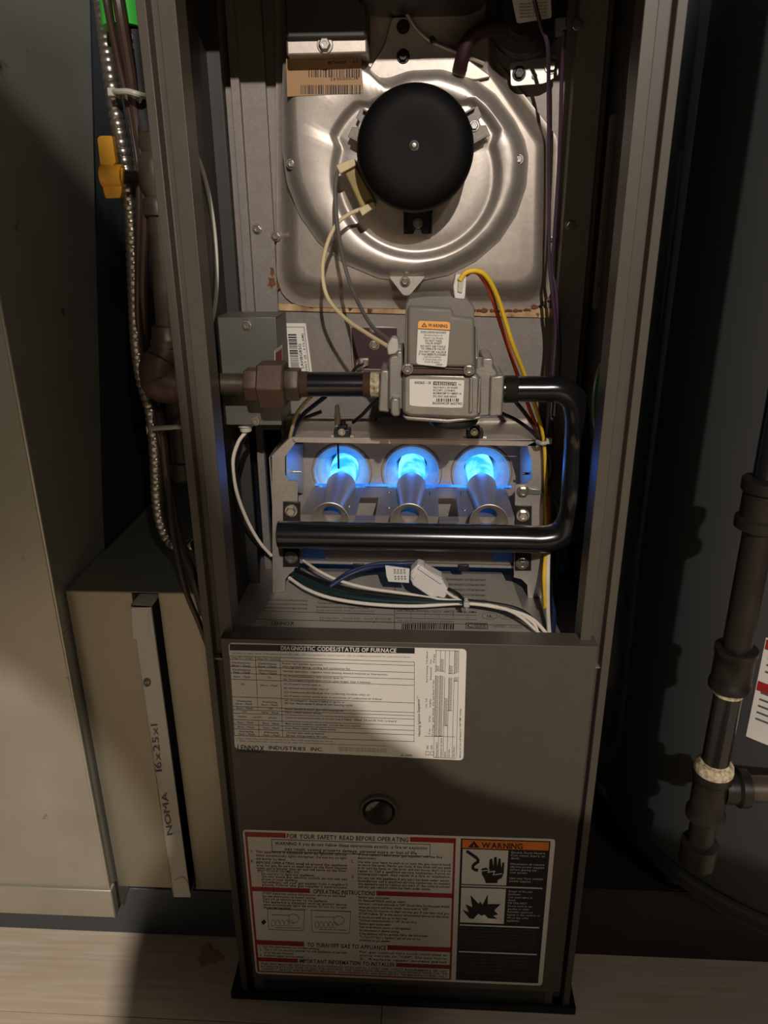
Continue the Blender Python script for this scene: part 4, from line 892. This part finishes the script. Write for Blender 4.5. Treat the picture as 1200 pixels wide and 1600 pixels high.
wire('wire', [(458, 896, .155), (490, 914, .125), (540, 930, .105), (600, 938, .095), (680, 941, .088), (728, 942, .086)], .0032, 'wire_teal', 'dark teal wire bundled above the thick white wire')
wire('wire', [(462, 890, .16), (500, 908, .13), (550, 922, .112), (620, 932, .10), (700, 940, .089)], .0030, 'wire_black', 'black wire behind the teal one in the deck bundle')
wire('wire', [(516, 916, .118), (545, 898, .125), (580, 886, .13), (620, 884, .125), (648, 892, .115)], .0026, 'wire_blue', 'blue wire running from the bundle to the white connector')
wire('wire', [(518, 912, .122), (550, 892, .13), (590, 881, .14), (630, 880, .145), (662, 878, .15)], .0024, 'wire_blue', 'upper blue wire passing behind the paper tag')
wire('wire', [(700, 920, .10), (715, 928, .095), (728, 938, .088), (770, 943, .085), (810, 952, .08), (838, 972, .068), (850, 994, .058)], .0022, 'wire_black', 'black wire from the connector end to the right rear')
wire('wire', [(697, 925, .10), (712, 934, .093), (728, 940, .088), (772, 946, .084), (806, 956, .078), (834, 974, .066), (842, 994, .056)], .0016, 'wire_white', 'thin white wire leaving the connector end')
wire('wire', [(857, 860, .150), (856, 900, .14), (856, 950, .10), (858, 990, .062)], .0026, 'wire_white', 'upright white wire in the right rear corner')
wire('wire', [(862, 860, .16), (864, 900, .15), (866, 950, .11), (864, 990, .066)], .0028, 'wire_blue', 'dark blue wire in the right rear corner')
wire('wire', [(848, 769, .160), (858, 772, .16), (868, 782, .165), (872, 800, .17), (873, 860, .165), (868, 920, .14), (866, 980, .08)], .0020, 'wire_green', 'green ground wire from the right leg screw')
wire('wire', [(384, 675, .115), (372, 692, .115), (364, 722, .12), (369, 765, .13), (385, 810, .145), (405, 846, .155), (424, 868, .165)], .0022, 'wire_white', 'white wire hanging from the junction box')
wire('wire', [(386, 676, .118), (376, 700, .125), (368, 740, .14), (366, 780, .15), (380, 820, .16), (402, 850, .17), (424, 866, .172)], .0020, 'wire_black', 'black wire hanging from the junction box')
wire('wire', [(486, 620, .10), (472, 635, .12), (462, 650, .14), (456, 672, .16), (452, 690, .18)], .0022, 'wire_cream', 'cream wire passing behind the hex union')
wire('wire', [(508, 620, .10), (490, 634, .12), (474, 648, .14), (462, 668, .16), (455, 690, .18)], .0026, 'wire_blue', 'dark blue wire passing behind the black nipple')
wire('wire', [(470, 656, .18), (484, 650, .18), (502, 643, .178)], .0024, 'cable_brown', 'short brown wire end on the burner cover')
wire('wire', [(592, 622, .095), (578, 635, .12), (566, 648, .15), (552, 660, .175)], .0022, 'wire_black', 'black igniter lead running up to the valve')
wire('wire', [(566, 569, .234), (558, 573, .215), (552, 580, .20), (546, 590, .19)], .0022, 'wire_black', 'black lead on the limit switch terminal')
wire('wire', [(784, 646, .10), (806, 656, .14), (826, 670, .15), (842, 686, .152), (852, 706, .155), (858, 740, .16), (852, 766, .158)], .0022, 'wire_black', 'black wire sweeping from under the valve outlet to the tie')
wire('wire', [(806, 628, .12), (822, 648, .14), (838, 672, .15), (846, 692, .154), (858, 712, .156), (860, 735, .158), (853, 765, .158)], .0024, 'cable_brown', 'brown wire below the valve outlet pipe')
# connector, tag, ties
m1 = MB(); m1.pp([(642, 893), (653, 882), (662, 885), (664, 889), (690, 903), (692, 908), (702, 924), (694, 936), (684, 933), (676, 936), (645, 915), (641, 905)], .100, .118)
cn = thing('wire_connector', U(670, 915, .11), 'white plastic plug connector lying on the deck wires', 'connector')
m1.build('shell', 'nylon', cn, .0015)
m1 = MB(); m1.pp([(652, 889), (657, 884), (694, 909), (689, 914)], .097, .1005); m1.build('latch_rib', 'nylon', cn, .001)
m1 = MB(); m1.pp([(641, 900), (646, 893), (652, 898), (646, 907)], .097, .1005); m1.build('collar', 'nylon', cn, .001)
sh = Sheet(DP(.108), (0, -1, 0), ['paper', 'ink']); sh.poly([(602, 883), (640, 888), (639, 910), (607, 908), (604, 900)], 0, .0012, .0010)
for i in range(4): sh.text('P12 4A', 615+5*i, 889, 617+5*i, 906, 3, 1, 1, .0014)
o = sh.mb; o.o = U(620, 905, .108); o = o.build('paper_tag', sh.mats, None); tag(o, 'small white paper tag wrapped on the blue wires', 'tag')
def tie(pts, head, r, label, m='nylon_dim', hr=.004):
    t_ = thing('cable_tie', U(*head), label, 'cable tie')
    k = MB(); P_ = path(pts, 6); k.tube(P_, r, 8); k.build('strap', m, t_)
    k = MB(); e = U(*head); k.box(e-V(hr, hr*.8, hr*.9), e+V(hr, hr*.8, hr*.9)); k.build('head', m, t_, .001)
tie([(173, 142, .070), (185, 143, .055), (200, 143, .048), (215, 147, .048), (228, 151, .065)], (176, 144, .064), .0026, 'white cable tie around conduit and brown cables near the top')
tie([(232, 670, .098), (245, 669, .068), (262, 668, .052), (280, 667, .044), (296, 668, .062)], (238, 671, .088), .0026, 'pale cable tie holding conduit to the drip leg', hr=.0055)
tie([(839, 690, .145), (848, 693, .135), (858, 690, .140)], (858, 689, .138), .0024, 'white cable tie on the red and yellow wires', hr=.0036)
tie([(728, 936, .082), (729, 943, .076), (729, 952, .080)], (729, 944, .075), .0024, 'white cable tie around the deck wire bundle', hr=.0036)

# ================================================================== FLEXIBLE CONDUIT, CABLES (outside left)
pts = [(152, -60, .13), (158, 0, .125), (172, 110, .09), (184, 190, .085), (198, 270, .085), (207, 370, .085), (211, 460, .088), (214, 530, .095), (222, 590, .10), (236, 640, .09), (243, 700, .088), (246, 770, .09), (252, 815, .09), (266, 845, .085), (285, 853, .07), (305, 852, .06)]
sp = path(pts, 28); L_ = [0]
for a, b in zip(sp, sp[1:]): L_.append(L_[-1]+(b-a).length)
fine = []; rad_ = []; step = .0011; s_ = 0; i = 0
while s_ < L_[-1]:
    while L_[i+1] < s_: i += 1
    t = (s_-L_[i])/(L_[i+1]-L_[i]); fine.append(sp[i].lerp(sp[i+1], t)); ph = (s_ % .0080)/.0080
    rad_.append(.0064+.0014*max(0, math.sin(ph*math.pi))**.6); s_ += step
k = MB(); k.tube(fine, rad_, 12); single('flexible_conduit', k, 'flex', sp[-1], 'ribbed flexible metal conduit hanging down left of the furnace', 'conduit')
def cable(pts, r, label, m='cable_brown'):
    k = MB(); k.tube(path(pts, 8), r, 10); single('cable', k, m, U(*pts[-1]), label, 'cable')
cable([(160, -50, .05), (168, 10, .05), (188, 110, .066), (206, 190, .072), (217, 280, .072), (216, 400, .075), (216, 500, .085), (226, 590, .12), (244, 660, .082), (262, 740, .085), (270, 830, .055), (290, 920, .041), (310, 970, .038), (325, 1010, .036)], .0034, 'thin brown cable crossing in front of the filter box')
cable([(178, -40, .050), (188, 20, .050), (203, 110, .060), (212, 180, .068), (224, 260, .072), (226, 350, .075), (223, 460, .082), (232, 590, .13), (252, 660, .085), (264, 760, .085), (282, 850, .058), (302, 900, .042), (318, 960, .036)], .0052, 'thick brown cable beside the conduit')
k = MB(); k.tube(path([(200, -40, .085), (209, 60, .08), (218, 150, .076), (230, 215, .074), (238, 246, .074)], 8), .0105, 14)
hz_ = thing('hose', U(215, 180, .1), 'black rubber hose with white print behind the left flange', 'hose'); k.build('hose_body', 'rubber', hz_)
random.seed(2); k = MB()
for i in range(9):
    y = 52+i*15; x = 204+i*1.3; k.pp([(x, y), (x+3, y+1), (x+4.5, y+9), (x+1.5, y+10)], .0690-.0005*i, .0712)
k.build('print', 'ink_grey', hz_)
k = MB(); k.tube(path([(184, -50, .082), (188, -10, .080), (193, 45, .078)], 6), .0190, 20); single('green_sleeve', k, 'green_sleeve', U(193, 45, .078), 'bright green plastic sleeve at the top left', 'sleeve')

# ================================================================== LEFT: RETURN DUCT, FILTER RACK, FILTER
du = thing('return_duct', V(-.62, .2, 0), 'tall galvanised return air duct at the far left', 'duct')
DX = -.4005; DY = .03; dzb = U(165, 1430, DY).z
k = MB(); k.box((-1.0, DY, dzb+.045), (DX, DY+.0012, 1.6)); k.build('front_sheet', 'galv_duct', du)
k = MB(); k.box((-1.0, DY-.004, dzb), (DX+.004, DY+.01, dzb+.05)); k.build('bottom_band', 'galv_duct', du, .002)
k = MB(); k.tube([V(DX, DY, dzb+.02), V(DX, DY, 1.6)], .0022, 8); k.build('corner_seam', 'galv_duct', du)
a = UX(140, 0, DX); b = UX(160, 790, DX)
k = MB(); k.prism([V(DX-.0012, DY, .55), V(DX-.0012, .16, .55), V(DX-.0012, b.y, b.z), V(DX-.0012, a.y, a.z), V(DX-.0012, a.y+.1, 1.6), V(DX-.0012, DY, 1.6)], (.0012, 0, 0)); k.build('side_sheet', 'galv_duct', du)
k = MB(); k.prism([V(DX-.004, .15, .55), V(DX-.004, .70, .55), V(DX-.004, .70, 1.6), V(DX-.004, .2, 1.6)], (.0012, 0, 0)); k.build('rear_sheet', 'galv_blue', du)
k = MB(); k.box((-1.0, .70, 0), (DX, .702, 1.6)); k.box((DX-.001, DY+.0012, .10), (DX, .70, .549)); k.build('body', 'galv_duct', du)
for (px, py) in ((15, 1300), (38, 1330), (28, 1312)): pass
# base rail along the floor
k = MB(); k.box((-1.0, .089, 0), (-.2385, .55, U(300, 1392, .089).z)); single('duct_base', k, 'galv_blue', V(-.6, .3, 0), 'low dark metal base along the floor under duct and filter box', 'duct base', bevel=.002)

RY = .05; zt_ = U(205, 926, RY).z; zb_ = U(225, 1386, RY).z
fr = thing('filter_rack', V(-.31, .2, zb_), 'sheet metal filter box between duct and furnace', 'filter box')
xa = DX+.003; fx0 = U(205, 935, RY).x; fx1 = U(250, 935, RY).x
fx0 = -.3190; fx1 = -.288
k = MB(); k.box((xa, RY, zb_), (fx0, RY+.0012, zt_)); k.build('front_sheet', 'galv_rack', fr, .0005)
k = MB(); k.box((fx1, RY, zb_), (-.2245, RY+.0012, zt_)); k.build('front_sheet', 'galv_rack', fr, .0005)
k = MB(); k.box((xa, RY, zt_), (-.2245, .60, zt_+.0012)); k.build('top_sheet', 'galv_rack', fr, .0005)
k = MB(); k.box((xa, RY+.0012, zb_), (-.2245, .60, zb_+.0012)); k.build('bottom_sheet', 'galv_rack', fr)
k = MB(); k.box((fx0-.001, RY+.0012, zb_), (fx0, .55, zt_)); k.build('slot_guide', 'galv_rack', fr); k = MB(); k.box((fx1, RY+.0012, zb_), (fx1+.001, .55, zt_)); k.build('slot_guide', 'galv_rack', fr)
# air filter standing in the slot
fy = .036; A_ = U(203, 946, fy); B_ = U(233, 946, fy); Cc = U(299, 1402, fy); D_ = U(272, 1402, fy)
xw0 = (A_.x+D_.x)/2; xw1 = xw0+.0235; z1 = U(218, 946, fy).z; z0 = U(285, 1402, fy).z
af = thing('air_filter', V(xw0, .1, z0), 'white cardboard pleated air filter sticking out of its slot', 'air filter')
k = MB(); k.box((xw0, fy, z0), (xw1, fy+.003, z1)); k.box((xw0, fy, z1-.003), (xw1, .5, z1)); k.box((xw0, fy, z0), (xw1, .5, z0+.003)); k.build('frame', 'card', af, .0008)
k = MB(); k.pp([(205, 950), (232, 949), (232, 985), (229, 996), (222, 999), (208, 998)], fy-.0009, fy-.0002); k.build('corner_flap', 'card', af, .0003)
k = MB(); k.pp([(284, 1370), (290, 1374), (295, 1384), (298, 1401), (274, 1402), (272, 1376)], fy-.0009, fy-.0002); k.build('corner_flap', 'card', af, .0003)
# pleats on the side towards the furnace
k = MB(); npl = 30; vs = []; fs = []
for i in range(npl*2+1):
    z = z0+.004+(z1-z0-.008)*i/(npl*2); x = xw1-.002-(.009 if i % 2 else 0)
    vs += [(x, fy+.0035, z), (x, .49, z)]
for i in range(npl*2): fs.append((2*i, 2*i+1, 2*i+3, 2*i+2))
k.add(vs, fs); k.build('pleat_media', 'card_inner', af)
sh = Sheet(DP(fy), (0, -1, 0), ['card', 'ink_grey'])
sh.text('16x25x1', 253, 1205, 246, 1131, 10.5, 1, 0); sh.text('NOMA', 270, 1304, 261, 1237, 9.5, 1, 0)
cpts = [(230+6*math.cos(t*.42), 1066+7*math.sin(t*.42)) for t in range(15)]; sh.poly(cpts, 1)
sh.text('VP', 226, 1069, 234, 1069, 5, 0, 1, .0008)
sh.build('print', af)

# ================================================================== RIGHT: WATER HEATER
TX, TY, TR, TZ = .579, .2247, .2858, .20
wh = thing('water_heater', V(TX, TY, 0), 'dark grey cylindrical water heater tank right of the furnace', 'water heater')
k = MB(); k.lathe(V(TX, TY, TZ), (0, 0, 1), [(0, .002), (TR-.02, .002), (TR-.004, .006), (TR, .016), (TR, 1.3), (TR-.02, 1.33), (0, 1.34)], 160); k.build('tank_shell', 'tank', wh)
k = MB(); k.lathe(V(TX, TY, TZ), (0, 0, 1), [(TR-.03, -.012), (TR+.002, -.012), (TR+.006, -.006), (TR+.006, .010), (TR+.002, .016), (TR-.002, .017)], 160); k.build('bottom_rim', 'tank_rim', wh)
for an in (-150, -60, 30, 120):
    k = MB(); e = V(TX+(TR-.05)*math.cos(R(an)), TY+(TR-.05)*math.sin(R(an)), .128); k.lathe(e, (0, 0, 1), [(.02, 0), (.02, .003), (.014, .006), (.014, .062)], 16); k.build('foot', 'tank_rim', wh)
def cyl(px, py):
    d = ray(px, py); ox, oy = CAM.x-TX, CAM.y-TY; a = d.x*d.x+d.y*d.y; b = 2*(ox*d.x+oy*d.y); c = ox*ox+oy*oy-TR*TR
    return CAM+d*((-b-math.sqrt(max(0, b*b-4*a*c)))/(2*a))
# sticker wrapped on the shell
e0 = cyl(1178, 1075); an0 = math.atan2(e0.y-TY, e0.x-TX); zt2 = cyl(1196, 995).z; zb2 = cyl(1166, 1150).z; al = math.atan2(cyl(1180, 1070).y-TY, cyl(1180, 1070).x-TX)
a_l = math.atan2(cyl(1181, 1075).y-TY, cyl(1181, 1075).x-TX)
def tw(u, v, h): an = a_l+u/TR; return V(TX+(TR+h)*math.cos(an), TY+(TR+h)*math.sin(an), zt2-v)
k = MB(); Hs = zt2-zb2
def band(u0, u1, v0, v1, mi, h):
    m = max(1, int((u1-u0)/.008)); vs = []; fs = []
    for i in range(m+1):
        u = u0+(u1-u0)*i/m; vs += [tw(u, v0, h), tw(u, v1, h)]
    for i in range(m): fs.append((2*i, 2*i+1, 2*i+3, 2*i+2))
    k.add(vs, fs, mi)
band(0, .16, 0, Hs, 0, .0006); band(.001, .16, .002, .014, 1, .0009); band(.001, .16, Hs*.42, Hs*.42+.012, 1, .0009)
for i in range(9):
    if i in (3,): continue
    band(.006, .15, .022+i*.0085 + (.010 if i > 3 else 0), .0245+i*.0085+(.010 if i > 3 else 0), 2, .0009)
o = k.build('warning_label', ['paper', 'ink_red', 'ink_grey'], wh); o['label'] = 'white sticker with red bands'
ts = thing('heater_stand', V(TX, TY, 0), 'dark wooden stand under the water heater', 'stand')
k = MB(); k.box((.245, .086, 0), (.95, .104, .125)); k.build('front_board', 'stand', ts, .002)
k = MB(); k.box((.245, .104, 0), (.265, .55, .125)); k.build('side_board', 'stand', ts, .002)
k = MB(); k.box((.245, .086, .1255), (.95, .55, .128)); k.build('top_board', 'stand', ts)
# gas pipe in front of the heater
YH = -.08; xh = .3155
hg = thing('heater_gas_pipe', V(xh, YH, .36), 'dark iron gas pipe with couplings in front of the water heater', 'gas pipe')
def zz(py, px=1150): return U(px, py, YH).z
def vseg(name, py0, px0, py1, px1, prof, m, n=28):
    z0_, z1_ = U(px1, py1, YH).z, U(px0, py0, YH).z; k = MB(); k.lathe(V(xh, YH, z0_), (0, 0, 1), [(r, t*(z1_-z0_)) for r, t in prof], n); return k.build(name, m, hg)
pipe = [(.0132, 0), (.0132, 1)]
k = MB(); k.lathe(V(xh, YH, U(1190, 760, YH).z), (0, 0, 1), [(.0132, 0), (.0132, .9)], 28); k.build('riser', 'black_pipe', hg)
vseg('union', 745, 1192, 825, 1180, [(.014, 0), (.0215, .02), (.0215, .20), (.0185, .25), (.0185, .70), (.021, .75), (.021, .95), (.015, 1)], 'iron_dark')
vseg('pipe_length', 825, 1182, 1010, 1155, pipe, 'iron_dark')
vseg('coupling', 1010, 1155, 1075, 1145, [(.014, 0), (.0195, .03), (.0195, .16), (.0182, .20), (.0182, .80), (.0195, .84), (.0195, .97), (.014, 1)], 'iron_dark')
vseg('thread_sealant', 1074, 1142, 1083, 1140, [(.0140, 0), (.0146, .5), (.0138, 1)], 'dope')
vseg('short_nipple', 1080, 1142, 1195, 1118, pipe, 'black_pipe')
vseg('thread_sealant', 1188, 1122, 1206, 1117, [(.0185, 0), (.0192, .3), (.0182, .7), (.0140, 1)], 'dope')
tee = vseg('tee', 1204, 1117, 1278, 1104, [(.014, 0), (.0195, .04), (.0195, .16), (.0172, .22), (.0172, .82), (.0192, .86), (.0192, 1)], 'iron_dark')
zt3 = U(1150, 1231, YH).z
k = MB(); k.lathe(V(xh+.012, YH, zt3), (1, 0, 0), [(.0165, 0), (.0165, .012), (.0195, .015), (.0195, .024), (.015, .026)], 28); k.build('tee_branch', 'iron_dark', hg)
k = MB(); k.tube([V(xh+.03, YH, zt3), V(xh+.30, YH, zt3)], .0132, 24); k.build('branch_pipe', 'iron_pipe', hg)
vseg('drip_nipple', 1276, 1104, 1318, 1092, pipe, 'iron_dark')
vseg('drip_cap', 1314, 1094, 1350, 1086, [(0, 0), (.015, .02), (.0185, .12), (.0185, .95), (.014, 1)], 'iron_dark')

# ================================================================== PERSON TAKING THE PICTURE (behind the camera; the shade on the lower door is theirs)
def person():
    J = {}; E = []
    def j(n, x, y, z, r, p=None):
        J[n] = (len(J), V(x, y, z), r)
        if p: E.append((J[p][0], J[n][0]))
    j('pelvis', .27, -1.55, .97, .21); j('waist', .27, -1.54, 1.08, .19, 'pelvis'); j('chest', .25, -1.52, 1.07, .165, 'waist'); j('neckbase', .128, -1.50, 1.415, .072, 'chest')
    j('neck', .06, -1.48, 1.525, .070, 'neckbase'); j('head', -.03, -1.47, 1.625, .135, 'neck'); j('crown', -.035, -1.475, 1.795, .125, 'head')
    for sg, nm in ((-1, 'l'), (1, 'r')):
        j(nm+'sho', (.08 if sg < 0 else .43), -1.50, 1.255 if sg < 0 else 1.23, .085, 'chest')
        j(nm+'elb', (.06 if sg < 0 else .46), -1.28, 1.16 if sg < 0 else 1.12, .065, nm+'sho'); j(nm+'wri', (.00 if sg < 0 else .14), -.98, 1.03 if sg < 0 else 1.02, .042, nm+'elb')
        px_ = (-.02 if sg < 0 else .09); j(nm+'palm', px_, -.93, 1.02, .034, nm+'wri')
        for f in range(4):
            j('%sf%da' % (nm, f), px_+.02*(-sg), -.905, 1.042-.017*f, .010, nm+'palm'); j('%sf%db' % (nm, f), px_+.035*(-sg), -.895, 1.038-.017*f, .008, '%sf%da' % (nm, f))
        j(nm+'th1', px_, -.90, 1.05, .011, nm+'palm'); j(nm+'th2', px_+.01*(-sg), -.89, 1.07, .009, nm+'th1')
        hx = .16 if sg < 0 else .38
        j(nm+'hip', hx, -1.55, .88, .13, 'pelvis'); j(nm+'knee', hx+.03*sg, -1.52, .50, .085, nm+'hip'); j(nm+'ank', hx+.04*sg, -1.56, .10, .058, nm+'knee'); j(nm+'toe', hx+.06*sg, -1.40, .04, .044, nm+'ank')
    me = bpy.data.meshes.new('body'); me.from_pydata([tuple(v[1]-V(.27, -1.55, 0)) for v in J.values()], E, [])
    o = bpy.data.objects.new('person', me); COL.objects.link(o); o.location = (.27, -1.55, 0)
    sk = o.modifiers.new('skin', 'SKIN'); sk.use_smooth_shade = True
    for (idx, _, r) in J.values(): me.skin_vertices[0].data[idx].radius = (r, r)
    me.skin_vertices[0].data[0].use_root = True
    ss = o.modifiers.new('sub', 'SUBSURF'); ss.levels = 2; ss.render_levels = 2
    me.materials.append(MATS['shirt'])
    tag(o, 'person in dark clothes bending in towards the open furnace', 'person')
person()
